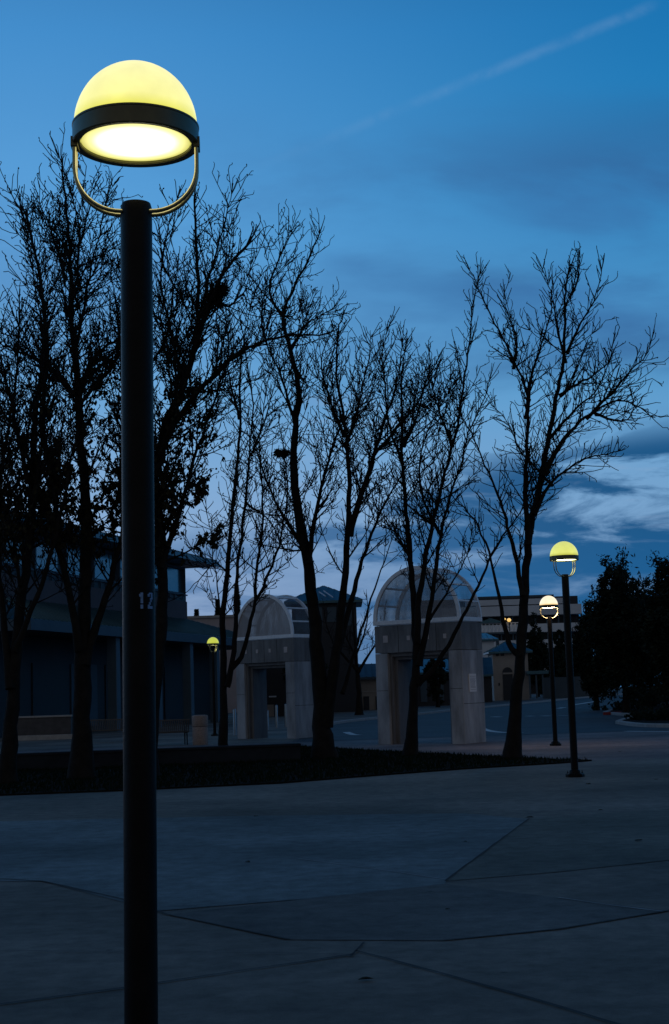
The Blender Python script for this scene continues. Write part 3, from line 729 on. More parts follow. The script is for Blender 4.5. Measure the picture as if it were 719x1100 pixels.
# ------------------------------------------------------------------ traffic islands, right
def island(name, px, closed=True, red=False):
    q = [G(*a) for a in px]; q = smooth_pts(q+[q[0]], 4)[:-1]
    kerb(name+'_kerb', q, .2, .14, closed=True)
    mb = MB(); mb.prism([(p.x, p.y) for p in q], lambda x, y: Vector((x, y, hz(y)-.03)), lambda x, y: Vector((x, y, hz(y)+.10))); struct(mb.build(name, 'soil'))
island('traffic_island', [(664, 777.5), (690, 780.8), (730, 781.5), (780, 781), (780, 771), (730, 770), (684, 772)])
island('far_traffic_island', [(650, 767), (676, 769), (730, 769.5), (790, 769), (790, 757), (730, 757), (690, 759), (664, 763)])
p_ = G(657, 767.8)
r_ = struct(MB(p_).build('kerb_red_paint', 'redpaint')) if False else None
mb = MB(p_); mb.box(p_.x-.45, p_.x+.5, p_.y-.16, p_.y-.02, p_.z+.0, p_.z+.15); struct(mb.build('red_kerb_section', 'redpaint'))

# ------------------------------------------------------------------ foliage masses
def crown_mesh(cen, rad, nclump, nleaf, leaf, rg, core=.45, origin=None):
    """many small leaf faces in uneven clumps through an ellipsoidal volume"""
    mb = MB(origin); V = []; Fc = []
    for c in range(nclump):
        while True:
            d = Vector((rg.gauss(0, 1), rg.gauss(0, 1), rg.gauss(0, 1)))
            if d.length > .1: break
        d.normalize(); k = rg.uniform(core, 1.0)
        lump = 1+.16*math.sin(d.x*5+c*.01)+.12*math.sin(d.z*7+1.3)
        cc = Vector((cen[0]+d.x*rad[0]*k*lump, cen[1]+d.y*rad[1]*k*lump, cen[2]+d.z*rad[2]*k*lump))
        cs = rg.uniform(.10, .24)*min(rad)
        out = Vector((d.x, d.y, abs(d.z)*.5+.6)).normalized()
        for l in range(nleaf):
            q = cc+Vector((rg.gauss(0, cs*.5), rg.gauss(0, cs*.5), rg.gauss(0, cs*.55))) + out*rg.uniform(0, cs)
            a = Vector((rg.gauss(0, 1), rg.gauss(0, 1), rg.gauss(0, 1))).normalized(); b = a.orthogonal().normalized()
            s0 = leaf*rg.uniform(.45, 1.2); n = len(V)
            V += [q-a*s0, q+b*s0*.45, q+a*s0, q-b*s0*.45]; Fc.append((n, n+1, n+2, n+3))
    mb.add(V, Fc); return mb
def leafy_tree(name, label, base, h, rx, rz0, rg, group, nclump=260, nleaf=70, leaf=.11, cat='tree', m='evergreen', ry=None, spikes=0):
    r = thing(name, label, cat, base, 0, group)
    cz = h-(h-rz0)/2; cen = (0, 0, cz); rad = (rx, ry or rx*.9, (h-rz0)/2)
    mb = crown_mesh(cen, rad, nclump, nleaf, leaf, rg)
    for k in range(spikes):
        a = rg.uniform(0, 6.28); kx_ = rg.uniform(0, .95); x, y = math.cos(a)*rx*kx_, math.sin(a)*rx*kx_
        zt = cz+rad[2]*math.sqrt(max(0, 1-kx_**2)); hh = rg.uniform(.25, .8)
        V = []; Fc = []
        for l in range(26):
            t_ = rg.random(); q = Vector((x+rg.gauss(0, .13*(1.1-t_)), y+rg.gauss(0, .13*(1.1-t_)), zt-.2+t_*hh)); a_ = Vector((rg.gauss(0, .5), rg.gauss(0, .5), 1)).normalized(); b_ = a_.orthogonal().normalized()
            n = len(V); s0 = leaf*.9; V += [q-a_*s0, q+b_*s0*.35, q+a_*s0, q-b_*s0*.35]; Fc.append((n, n+1, n+2, n+3))
        mb.add(V, Fc)
    mb.build('crown', m, r)
    mb = MB(); mb.tube([(0, 0, -.05), (.03, 0, rz0*.6), (0, .05, cz)], [.16+h*.012, .13+h*.008, .06], 8)
    for k in range(5):
        a = rg.uniform(0, 6.28); mb.tube([(0, 0, rz0*.8), (math.cos(a)*rx*.4, math.sin(a)*rx*.4, cz*.9), (math.cos(a)*rx*.7, math.sin(a)*rx*.7, cz*1.1)], [.08, .05, .02], 5)
    mb.build('trunk', 'bark', r); return r
def tree_px(px, ytop, ybase, d, halfw_px, label, name, group, cfrac=.12, **kw):
    b = Vector((XD(px, d), d, hz(d))); h = P(px, ytop, d).z-b.z
    return leafy_tree(name, label, b, h, halfw_px*d/1600, h*cfrac, random.Random(int(px*7+ytop)), group, **kw)
GR = 'dark evergreen trees at the right edge'
tree_px(672, 613, 770, 78, 38, 'big dark evergreen tree, left one of the tall pair at right edge', 'evergreen_tree', GR, .16, nclump=420, nleaf=80, leaf=.13, spikes=26)
tree_px(728, 612, 770, 74, 32, 'big dark evergreen tree cut off by the right edge of the photo', 'evergreen_tree', GR, .16, nclump=380, nleaf=80, leaf=.13, spikes=22)
tree_px(640, 652, 760, 92, 22, 'shorter dark evergreen leaning out left of the tall pair', 'evergreen_tree', GR, .05, nclump=260, nleaf=70, leaf=.13, spikes=14)
tree_px(700, 640, 760, 96, 50, 'wide dark evergreen filling in behind the tall pair', 'evergreen_tree', GR, .02, nclump=420, nleaf=80, leaf=.15)
GM = 'dark distant trees beyond the road'
tree_px(578, 671, 748, 165, 14, 'rounded dark distant tree just right of the gatehouse roof', 'distant_tree', GM, .05, nclump=160, nleaf=50, leaf=.22)
tree_px(603, 682, 748, 160, 13, 'dark distant tree behind the two right lamp poles', 'distant_tree', GM, .05, nclump=160, nleaf=50, leaf=.22)
tree_px(616, 700, 748, 152, 12, 'low dark distant tree right of the lamp poles', 'distant_tree', GM, .03, nclump=140, nleaf=50, leaf=.2)
tree_px(508, 688, 750, 133, 7, 'thin pale-edged distant tree beside the nearer arch', 'distant_tree', GM, .3, nclump=50, nleaf=30, leaf=.2)
tree_px(330, 690, 762, 100, 22, 'dark distant tree low behind the thick central trunk', 'distant_tree', GM, .15, nclump=120, nleaf=50, leaf=.14)
tree_px(470, 700, 756, 120, 12, 'dark distant tree framed by the nearer arch opening', 'distant_tree', GM, .1, nclump=120, nleaf=50, leaf=.15)
def conifer(px, ytop, d, halfw, label):
    b = Vector((XD(px, d), d, hz(d))); h = P(px, ytop, d).z-b.z; rg = random.Random(int(px)); r = thing('conifer', label, 'tree', b, 0, 'small conifers above the tan building')
    mb = MB(); V = []; Fc = []; rx = halfw*d/1600
    for k in range(2600):
        t_ = rg.random()**.8; z = h*(.15+.85*t_); rad = rx*(1.02-t_)*(1+.35*math.sin(z*3.1+px))*math.sqrt(rg.random()); a = rg.uniform(0, 6.28)
        q = Vector((math.cos(a)*rad, math.sin(a)*rad, z)); a_ = Vector((math.cos(a), math.sin(a), rg.uniform(-.3, .7))).normalized(); b_ = a_.orthogonal().normalized()
        n = len(V); s0 = .28; V += [q-a_*s0, q+b_*s0*.35, q+a_*s0, q-b_*s0*.35]; Fc.append((n, n+1, n+2, n+3))
    mb.add(V, Fc); mb.build('crown', 'evergreen', r)
    mb = MB(); mb.tube([(0, 0, -.1), (0, 0, h*.95)], [.25, .04], 7); mb.build('trunk', 'bark', r)
conifer(257, 629, 150, 10, 'taller pointed conifer above the tan building roof')
conifer(236, 644, 155, 8, 'lower conifer left of the pointed one, above tan building')
conifer(213, 655, 150, 5, 'smallest conifer top beside the corner of the left building')
GS = 'dark shrubs on the traffic islands'
for i, (px, py, h, rx, lab) in enumerate(((684, 765, 1.1, 1.0, 'dark shrub at the pointed end of the far traffic island'), (700, 764, 1.3, 1.2, 'rounded shrub between the island tree trunks'), (716, 763, 1.5, 1.3, 'dark shrub at the right edge on the far island'),
        (688, 775.5, .55, .8, 'low spreading shrub on the near island tip'), (704, 776, .6, .9, 'low shrub in the middle of the near island'), (718, 776, .65, .9, 'low shrub at the right edge on the near island'), (667, 764.5, .6, .8, 'smallest low shrub left end of the far island'))):
    g = G(px, py); rg = random.Random(i+50); r = thing('shrub', lab, 'shrub', g, 0, GS)
    mb = crown_mesh((0, 0, h*.5), (rx, rx, h*.5), 60, 45, .06, rg, .2); mb.build('foliage', 'evergreen', r)
    mb = MB()
    for k in range(5):
        a = k*1.26; mb.tube([(0, 0, -.02), (math.cos(a)*rx*.3, math.sin(a)*rx*.3, h*.5), (math.cos(a)*rx*.6, math.sin(a)*rx*.6, h*.8)], [.025, .018, .008], 4)
    mb.build('stem', 'bark', r)

# ------------------------------------------------------------------ bare trees
class Twigs:
    def __init__(s): s.V = []; s.F = []; s.n = 0
    def tube(s, pts, rad, k=3):
        m = len(pts); P_ = np.array(pts); D = np.gradient(P_, axis=0); D /= (np.linalg.norm(D, axis=1, keepdims=True)+1e-9)
        ref = np.array((0.31, 0.77, 0.55)) if abs(D[0][2]) > .5 else np.array((.1, .2, .97))
        A_ = np.cross(D, ref); A_ /= (np.linalg.norm(A_, axis=1, keepdims=True)+1e-9); B_ = np.cross(D, A_)
        an = np.arange(k)*2*math.pi/k; rad = np.array(rad)[:, None, None]
        W = P_[:, None, :]+rad*(A_[:, None, :]*np.cos(an)[None, :, None]+B_[:, None, :]*np.sin(an)[None, :, None])
        s.V.append(W.reshape(-1, 3)); i = np.arange(m-1)[:, None]*k; j = np.arange(k)[None, :]; j2 = (j+1) % k
        f = np.stack([i+j, i+j2, i+k+j2, i+k+j], -1).reshape(-1, 4)+s.n; s.F.append(f); s.n += m*k
    def build(s, name, m, parent):
        V = np.concatenate(s.V); Fq = np.concatenate(s.F); me = bpy.data.meshes.new(name)
        me.vertices.add(len(V)); me.vertices.foreach_set('co', V.ravel()); me.loops.add(Fq.size); me.loops.foreach_set('vertex_index', Fq.ravel())
        me.polygons.add(len(Fq)); me.polygons.foreach_set('loop_start', np.arange(0, Fq.size, 4)); me.polygons.foreach_set('loop_total', np.full(len(Fq), 4))
        me.materials.append(MT[m]); me.update(calc_edges=True); me.polygons.foreach_set('use_smooth', [True]*len(Fq))
        o = bpy.data.objects.new(name, me); C.objects.link(o); o.parent = parent; return o
def norm(v):
    l = math.sqrt(v[0]**2+v[1]**2+v[2]**2)+1e-9; return np.array((v[0]/l, v[1]/l, v[2]/l))
def grow(T, p, d, length, r0, level, rg, tips, up=.10, maxl=3, rmin=.0055):
    step = .22 if level == 1 else (.14 if level == 2 else .07)
    n = max(2, int(length/step)); step = length/n; pts = [p]; rads = [r0]; dirs = [d]
    wig = (.055, .085, .15)[level-1]
    for i in range(n):
        d = norm(d+np.array((rg.gauss(0, wig), rg.gauss(0, wig), rg.gauss(0, wig)+up*(.8 if level < 3 else .4))))
        p = p+d*step; pts.append(p); t = (i+1)/n; rads.append(max(rmin, r0*(1-t)**.8)); dirs.append(d)
    T.tube(pts, rads, 4 if level == 1 else 3)
    if level >= maxl:
        tips.append(pts[-1]); return
    sp = (.175, .11)[level-1]; m = int(length/sp)
    for k in range(m):
        t = rg.uniform(.12, 1.0) if k else 1.0
        i = min(n, int(t*n)); q = pts[i]; dd = dirs[i]
        a = rg.gauss(R(42), R(13)); ax = norm(np.array((rg.gauss(0, 1), rg.gauss(0, 1), rg.gauss(0, 1)))); side = norm(np.cross(dd, ax))
        nd = norm(dd*math.cos(a)+side*math.sin(a)+np.array((0, 0, .15)))
        if level == 1: l = rg.uniform(.25, .8)*min(1, length/1.6)*(1.15-.5*t)
        else: l = rg.uniform(.05, .24)*(1.1-.4*t)
        grow(T, q, nd, l, max(rmin, rads[i]*.62), level+1, rg, tips, up, maxl, rmin)
def bare_tree(label, base, stems, seed, dens=1.0, leaves=(), len1=(0.8, 2.3), maxl=3, group='bare winter trees along the lawn', zstart=.26, name='bare_tree', rmin=.0088, spread=.0):
    """stems: list of (start_radius, end_radius, depth_shift_at_tip, [(px,py)...]) laid out at the tree's own distance"""
    d0 = base.y; r = thing(name, label, 'tree', base, 0, group); rg = random.Random(seed)
    TR = Twigs(); TC = Twigs(); tips = []; bz = base.z; ztop = max(P(x, y, d0).z for s_ in stems for x, y in s_[3])-bz
    for si, (r0, r1, dy, px) in enumerate(stems):
        raw = [P(x, y, d0)-base for x, y in px]
        if si == 0: raw[0].z = -.05
        L_ = [0]
        for a, b in zip(raw, raw[1:]): L_.append(L_[-1]+(b-a).length)
        tot = L_[-1]; raw = [v+Vector(((v.x*0), dy*(l/tot)**1.3, 0)) for v, l in zip(raw, L_)]
        q = smooth_pts(raw, 4); n = len(q)
        ww = .012; q = [v+Vector((rg.gauss(0, ww), rg.gauss(0, ww*2), rg.gauss(0, ww))) if 0 < i < n-1 else v for i, v in enumerate(q)]
        L2 = [0]
        for a, b in zip(q, q[1:]): L2.append(L2[-1]+(b-a).length)
        tt = [l/L2[-1] for l in L2]
        rad = [max(.009, ((1.08 if si == 0 else 1.16)-.22*t)*(r0+(r1*.8-r0)*t**(.8 if si == 0 else .5))) for t in tt]
        if si == 0:  # root flare and rough bark silhouette
            rad = [x*(1+.55*math.exp(-max(0, v.z)*2.6)) for x, v in zip(rad, q)]
        rad = [x*rg.uniform(.93, 1.08) for x in rad]
        TR.tube([np.array(v) for v in q], rad, 10 if r0 > .05 else 6)
        # side branches
        s = rg.uniform(0, .2); tl = L2[-1]; spacing = .118/dens
        while s < tl:
            i = next(k for k in range(len(L2)) if L2[k] >= s); f = (s-L2[i-1])/(L2[i]-L2[i-1]+1e-9) if i else 0
            v = q[i-1].lerp(q[i], f) if i else q[0]; t = s/tl; zrel = v.z/ztop
            if zrel > zstart and (zrel > zstart+.1 or rg.random() < .4):
                dd = norm(np.array(q[min(i+1, n-1)]-q[max(i-1, 0)])); a = rg.gauss(R(46), R(13)); ax = norm(np.array((rg.gauss(0, 1), rg.gauss(0, 1), rg.gauss(0, .6))))
                side = norm(np.cross(dd, ax)); nd = norm(dd*math.cos(a)+side*math.sin(a)+np.array((0, 0, .1)))
                l = (len1[0]*.6+(len1[1]-len1[0]*.6)*rg.random()**1.25)*(1-.70*t)*(.75+.25*min(1, r0/.05)); rr = max(.009, min(rad[i]*.55, .009+l*.009))
                grow(TC, np.array(v), nd, l, rr, 1, rg, tips, maxl=maxl, rmin=rmin, up=.115)
            s += spacing*rg.uniform(.5, 1.5)
        # leading shoot
        dd = norm(np.array(q[-1]-q[-2])); 
        for _ in range(3): grow(TC, np.array(q[-1]), norm(dd+np.array((rg.gauss(0, .3), rg.gauss(0, .3), .2))), rg.uniform(.15, .55), r1*.8, 1, rg, tips, maxl=maxl, rmin=rmin)
    TR.build('trunk', 'bark', r); TC.build('crown', 'twig', r)
    # clinging leaves / buds
    V = []; Fc = []; tip = [Vector(t_) for t_ in tips]
    for (cx_, cy_, rx_, ry_, num, size) in leaves:
        sel = []
        for t_ in tip:
            w_ = t_+base; dv = w_-CAM; xr = dv.dot(CX)/dv.dot(FW)*F+359.5; yr = 550-dv.dot(CY)/dv.dot(FW)*F
            if ((xr-cx_)/rx_)**2+((yr-cy_)/ry_)**2 < 1: sel.append(t_)
        if not sel: continue
        for k in range(min(num, 9*len(sel))):
            q_ = rg.choice(sel)+Vector((rg.gauss(0, .025), rg.gauss(0, .025), rg.gauss(-.01, .03)))
            a_ = Vector((rg.gauss(0, .6), rg.gauss(0, .6), -1)).normalized(); b_ = a_.cross(Vector((rg.gauss(0, 1), rg.gauss(0, 1), 0.1))).normalized(); c_ = a_.cross(b_); s0 = size*rg.uniform(.6, 1.3)
            n = len(V); V += [q_, q_+a_*s0*.5+b_*s0*.33+c_*s0*.08, q_+a_*s0, q_+a_*s0*.5-b_*s0*.33+c_*s0*.08]; Fc.append((n, n+1, n+2, n+3))
    for t_ in rg.sample(tip, int(len(tip)*.6)):
        a_ = Vector((rg.gauss(0, .5), rg.gauss(0, .5), 1)).normalized(); b_ = a_.orthogonal().normalized(); s0 = rg.uniform(.035, .075); n = len(V)
        V += [t_, t_+a_*s0*.5+b_*s0*.3, t_+a_*s0, t_+a_*s0*.5-b_*s0*.3]; Fc.append((n, n+1, n+2, n+3))
    mb = MB(); mb.add(V, Fc); mb.build('leaves', 'leaf', r)
    return r

bA = G(8, 843); bB = G(88, 838); bC = G(158, 836); bD = G(241, 819); bE = G(349, 816); bG = G(441, 813); bH = G(552, 816)
bare_tree('bare tree at the left edge, its lower twigs full of dead leaves', bA, [
    (.15, .03, 1.0, [(8, 845), (11, 780), (16, 700), (22, 630), (29, 570), (30, 500), (33, 430), (42, 360), (36, 300), (26, 250), (17, 215)]),
    (.07, .015, -1.5, [(16, 700), (35, 655), (58, 600), (72, 550), (84, 500), (100, 440), (112, 380)]),
    (.09, .02, 1.5, [(11, 740), (2, 660), (-8, 580), (-6, 500), (2, 430), (6, 360), (4, 300)]),
    (.05, .014, -1.0, [(30, 520), (18, 450), (8, 400), (-4, 340), (-14, 290)]),
    (.05, .014, -1.8, [(29, 560), (44, 500), (52, 430), (56, 370), (50, 310), (44, 260)]),
    (.04, .012, 2.0, [(22, 630), (5, 560), (-15, 500), (-25, 420)]),
    ], 11, 1.25, leaves=[(30, 500, 80, 90, 1000, .09), (20, 560, 60, 40, 1300, .09)])
bare_tree('bare tree left of the near pole, thick trunk forking low behind it', bB, [
    (.20, .025, .8, [(88, 840), (88, 770), (87, 710), (89, 650), (91, 590), (88, 520), (82, 460), (79, 400), (72, 340), (71, 280), (66, 230), (62, 190), (60, 165)]),
    (.10, .02, -1.2, [(86, 700), (76, 640), (64, 585), (50, 535), (34, 490), (16, 455), (2, 425), (-8, 390)]),
    (.07, .015, -.8, [(79, 425), (62, 402), (38, 388), (16, 380), (0, 372)]),
    (.08, .018, 1.6, [(82, 440), (88, 405), (98, 375), (114, 355), (132, 342), (150, 330)]),
    (.10, .018, 1.4, [(92, 715), (104, 668), (118, 620), (130, 560), (124, 500), (128, 440), (122, 380), (116, 320)]),
    (.07, .014, -1.4, [(64, 585), (58, 520), (50, 450), (58, 385), (56, 330), (46, 270), (28, 232)]),
    (.05, .012, 1.2, [(79, 400), (86, 340), (92, 290), (100, 240), (106, 200), (112, 180)]),
    (.05, .012, -.8, [(72, 340), (84, 300), (88, 250), (80, 210), (72, 185)]),
    (.04, .012, .8, [(71, 300), (60, 265), (44, 225), (34, 212)]),
    (.05, .012, 1.7, [(80, 440), (104, 410), (122, 380), (130, 340), (124, 290), (130, 250)]),
    ], 12, 1.35, leaves=[(112, 460, 28, 80, 900, .10), (60, 540, 80, 45, 2400, .10), (118, 560, 30, 40, 700, .10)])
bare_tree('bare tree directly behind the near pole, leafy low crown and long right limb', bC, [
    (.17, .03, .6, [(158, 838), (163, 770), (170, 700), (174, 640), (172, 580), (167, 530), (166, 495), (176, 455), (196, 410), (207, 360), (211, 310), (208, 250), (206, 205)]),
    (.09, .035, -.8, [(176, 455), (192, 430), (207, 388), (220, 350), (232, 322), (248, 296), (268, 276)]),
    (.10, .022, -1.6, [(167, 510), (180, 472), (206, 436), (236, 408), (262, 388), (292, 379), (318, 376), (344, 380)]),
    (.07, .014, 1.6, [(172, 600), (156, 540), (142, 470), (150, 400), (172, 350), (178, 300), (182, 260)]),
    (.07, .014, 1.8, [(172, 610), (192, 550), (205, 490), (222, 430), (240, 370), (236, 320)]),
    (.05, .012, -1.0, [(196, 410), (186, 360), (176, 310), (184, 265), (196, 230)]),
    (.05, .012, .8, [(207, 370), (220, 310), (232, 260), (240, 225), (246, 195)]),
    (.035, .01, -.5, [(232, 322), (246, 330), (262, 318), (268, 340), (274, 325)]),
    (.05, .012, .8, [(180, 470), (190, 420), (184, 370), (192, 330)]),
    ], 13, 1.3, leaves=[(200, 510, 44, 110, 1600, .10), (178, 560, 24, 60, 800, .10), (190, 640, 30, 40, 700, .11), (222, 560, 18, 50, 500, .11)])
bare_tree('slim forked tree in front of the farther arch, beside the tiny lamp', bD, [
    (.11, .016, .7, [(241, 821), (240, 770), (240, 720), (239, 670), (243, 615), (248, 560), (253, 500), (257, 450), (256, 400), (262, 350), (268, 320)]),
    (.075, .014, -.8, [(244, 738), (252, 700), (254, 645), (259, 590), (265, 540), (269, 490), (273, 440), (268, 400), (262, 360)]),
    (.065, .012, .9, [(249, 718), (262, 698), (272, 655), (285, 622), (297, 592), (304, 560), (308, 520), (304, 480), (298, 440)]),
    (.045, .010, -1.0, [(275, 645), (276, 610), (282, 580), (283, 530), (280, 480), (288, 430), (292, 400)]),
    (.03, .009, .9, [(240, 700), (234, 640), (228, 600), (222, 560), (215, 520)]),
    (.03, .009, -.5, [(238, 655), (222, 690), (205, 702)]) if False else (.03, .009, -.6, [(248, 620), (232, 605), (215, 625), (200, 640)]),
    (.04, .010, 1.0, [(257, 450), (245, 400), (238, 360), (244, 330)]),
    (.03, .010, 1.0, [(269, 490), (284, 450), (296, 400), (306, 370)]),
    (.03, .010, 1.4, [(265, 540), (290, 560), (308, 590), (318, 560)]),
    ], 14, 1.15, len1=(.6, 1.7), zstart=.3)
bare_tree('thickest dark trunk between the two arches, crown reaching far up', bE, [
    (.22, .025, .6, [(349, 818), (346, 780), (344, 735), (340, 690), (336, 645), (330, 600), (322, 560), (316, 510), (317, 455), (321, 420), (312, 375), (304, 335), (314, 305), (330, 275), (343, 243)]),
    (.17, .022, -.9, [(350, 780), (358, 725), (365, 675), (371, 615), (374, 565), (375, 510), (370, 460), (362, 410), (364, 365), (368, 350)]),
    (.10, .016, .8, [(375, 575), (388, 530), (402, 488), (412, 455), (424, 420), (431, 385), (434, 360)]),
    (.10, .016, 1.5, [(362, 700), (378, 645), (390, 600), (404, 560), (418, 530), (436, 500), (458, 485)]),
    (.07, .014, -1.0, [(330, 600), (316, 572), (300, 548), (288, 520), (276, 482)]),
    (.08, .014, .9, [(332, 606), (338, 560), (348, 510), (358, 475), (372, 445), (394, 425), (404, 400)]),
    (.05, .012, -1.0, [(317, 455), (304, 410), (290, 380), (282, 350), (288, 320)]),
    (.05, .012, -.8, [(304, 340), (290, 315), (298, 290), (308, 268), (316, 256)]),
    (.05, .012, .8, [(312, 375), (330, 345), (346, 332), (358, 322)]),
    (.05, .012, 1.2, [(371, 480), (384, 440), (392, 400), (398, 370), (400, 350)]),
    (.05, .012, -1.2, [(370, 470), (354, 430), (346, 395), (356, 370)]),
    (.06, .012, 1.9, [(368, 745), (384, 690), (400, 640), (414, 598), (428, 560)]),
    (.05, .012, -1.8, [(402, 488), (420, 470), (446, 440), (462, 410)]),
    ], 15, 1.25, zstart=.33, len1=(.8, 2.2))
bare_tree('tree with a slim leaning trunk crossing the nearer arch', bG, [
    (.135, .016, .5, [(441, 814), (444, 765), (447, 715), (446, 670), (443, 625), (440, 580), (436, 540), (433, 490), (433, 440), (432, 400), (436, 370), (437, 365)]),
    (.09, .014, -.8, [(448, 690), (451, 640), (458, 595), (468, 550), (478, 510), (488, 470), (496, 420), (502, 375), (506, 335), (512, 305)]),
    (.09, .014, .9, [(450, 715), (460, 670), (468, 620), (474, 575), (484, 535), (496, 500), (506, 460), (520, 430), (530, 400)]),
    (.08, .014, -1.3, [(449, 735), (470, 712), (492, 672), (508, 640), (522, 605), (536, 580), (552, 558), (566, 535)]),
    (.04, .010, 1.3, [(462, 665), (480, 638), (498, 605), (510, 582), (516, 566)]),
    (.05, .010, -.8, [(433, 500), (418, 460), (414, 420), (410, 385), (416, 360)]),
    (.05, .010, .9, [(434, 480), (450, 440), (458, 400), (462, 375)]),
    (.05, .010, 1.4, [(486, 480), (474, 440), (468, 410), (474, 380)]),
    (.04, .010, 1.2, [(441, 600), (424, 570), (408, 560), (396, 535)]),
    (.05, .010, -1.4, [(474, 575), (455, 540), (450, 500), (462, 460), (480, 430)]),
    ], 16, 1.3, zstart=.33, len1=(.7, 2.0))
bare_tree('rightmost bare tree beside the lamps, broad crown open to the sky', bH, [
    (.15, .03, .5, [(551, 818), (554, 765), (559, 710), (563, 650), (568, 595), (573, 555), (582, 515), (590, 475), (600, 425), (608, 385), (610, 342), (611, 308), (614, 288)]),
    (.075, .014, -.8, [(568, 585), (564, 530), (565, 480), (564, 430), (552, 396), (538, 370), (520, 338), (510, 315), (502, 302)]),
    (.05, .012, .8, [(565, 450), (572, 405), (584, 365), (596, 330), (600, 300)]),
    (.075, .014, -1.2, [(585, 510), (600, 480), (620, 456), (642, 443), (660, 438), (676, 446), (687, 457)]),
    (.055, .012, .9, [(574, 553), (592, 520), (615, 500), (638, 487), (658, 482), (672, 478)]),
    (.05, .012, 1.2, [(602, 425), (622, 410), (645, 395), (664, 376), (668, 366)]),
    (.045, .012, -.9, [(630, 450), (655, 425), (672, 404), (684, 394), (690, 380)]),
    (.07, .014, 1.2, [(559, 705), (546, 690), (538, 640), (528, 590), (514, 555), (498, 535), (486, 520)]),
    (.07, .014, -1.4, [(562, 640), (552, 595), (541, 560), (528, 528), (514, 500), (504, 480), (492, 462)]),
    (.04, .010, .8, [(552, 396), (556, 360), (548, 330), (546, 305)]),
    (.04, .010, -.8, [(609, 380), (622, 350), (634, 330), (640, 300)]),
    (.04, .010, -.8, [(608, 390), (596, 350), (588, 320), (578, 300)]),
    (.035, .010, .4, [(612, 320), (622, 300), (626, 280)]),
    (.04, .010, -1.0, [(592, 470), (618, 440), (640, 420), (650, 380)]),
    (.04, .010, 1.0, [(640, 445), (670, 450), (684, 440), (690, 422)]),
    (.04, .010, .9, [(594, 522), (575, 500), (560, 480), (550, 450), (536, 430)]),
    ], 17, 1.3, zstart=.36, len1=(.55, 1.4))
bs = G(386, 768)
bare_tree('small bare tree standing far back left of the nearer arch', bs, [
    (.22, .04, .5, [(386, 768), (386, 745), (384, 722), (382, 700), (380, 670), (378, 645)]),
    (.12, .03, -.8, [(385, 722), (395, 705), (405, 690), (412, 670), (414, 650)]),
    (.12, .03, .8, [(384, 720), (370, 705), (358, 690), (350, 668), (348, 650)]),
    (.09, .03, 1.2, [(382, 705), (392, 680), (396, 655), (394, 640)]),
    (.09, .03, -1.2, [(382, 705), (370, 680), (364, 655)])], 18, .55, zstart=.4, len1=(.8, 2.0), maxl=2, rmin=.014, group=None)

# ragged clumps caught in the branches
for i, (px, py, d, rx, rz_, lab) in enumerate(((231, 323, bC.y-.35, .17, .15, 'ragged dark clump of twigs caught high on the limb right of the pole'), (239, 313, bC.y-.45, .09, .09, 'smaller dark clump just above the ragged one on that limb'), (303.5, 487, bD.y+.72, .2, .07, 'flat dark clump in the upper fork of the slim tree'))):
    c_ = P(px, py, d); r = thing('bird_nest', lab, 'nest', c_); rg = random.Random(i); T = Twigs()
    for k in range(170):
        a = rg.uniform(0, 6.28); w_ = Vector((math.cos(a)*rx*rg.random()**.5, math.sin(a)*rx*rg.random()**.5, rg.uniform(-rz_, rz_)))
        dd = Vector((rg.gauss(0, 1), rg.gauss(0, 1), rg.gauss(0, .6))).normalized()*rg.uniform(.06, .13); T.tube([np.array(w_-dd), np.array(w_+Vector((0, 0, .01))), np.array(w_+dd)], [.009, .012, .006], 3)
    T.build('twigs', 'twig', r)

# ------------------------------------------------------------------ fallen leaves / debris on the plaza
first = None
for i, (px, py, s0, rz_, lab) in enumerate(((393, 1054, .075, .3, 'largest curled dead leaf on the near concrete'), (275, 877.5, .07, 1.2, 'dead leaf on concrete right of the near pole, farther one'), (266, 927, .06, 2.2, 'dead leaf on bluish slab right of the near pole'),
        (686, 904, .08, .5, 'dead leaf on concrete at far right'), (481, 978, .04, .9, 'tiny leaf below the meeting point of joints'), (666, 808, .13, 1.4, 'dark leaf scrap beside the tall right lamp, farther back'), (632, 843, .1, 2.0, 'dark scrap just below the tall right lamp base'),
        (569, 879, .09, .2, 'dark scrap at the upper end of the slanting joint'), (645, 871, .06, .1, 'tiny leaf below the tall right lamp on bare concrete'), (500, 905, .04, 2.5, 'tiny leaf near the slanting joint'), (705, 838, .07, .9, 'leaf scrap near the right edge beyond the far right leaf'))):
    g = G(px, py)
    if first is None:
        mb = MB(); vs = []; fs = []
        prof = [(-1, 0, 0), (-.7, .35, .1), (-.2, .6, .28), (.3, .55, .3), (.7, .32, .16), (1, 0, .05)]
        for x, w_, z in prof: vs += [(x, -w_, z+.02), (x, 0, .03), (x, w_, z*.7+.02)]
        for k in range(5): fs += [(3*k, 3*k+1, 3*k+4, 3*k+3), (3*k+1, 3*k+2, 3*k+5, 3*k+4)]
        mb.add(vs, fs); first = mb.build('fallen_leaf', 'leaf', smooth=True); o = first
    else: o = first.copy(); C.objects.link(o)
    o.location = (g.x, g.y, .009); o.scale = (s0*.6, s0*.6, s0*.6); o.rotation_euler = (0, 0, rz_); tag(o, lab, 'leaf', 'dead leaves on the plaza')

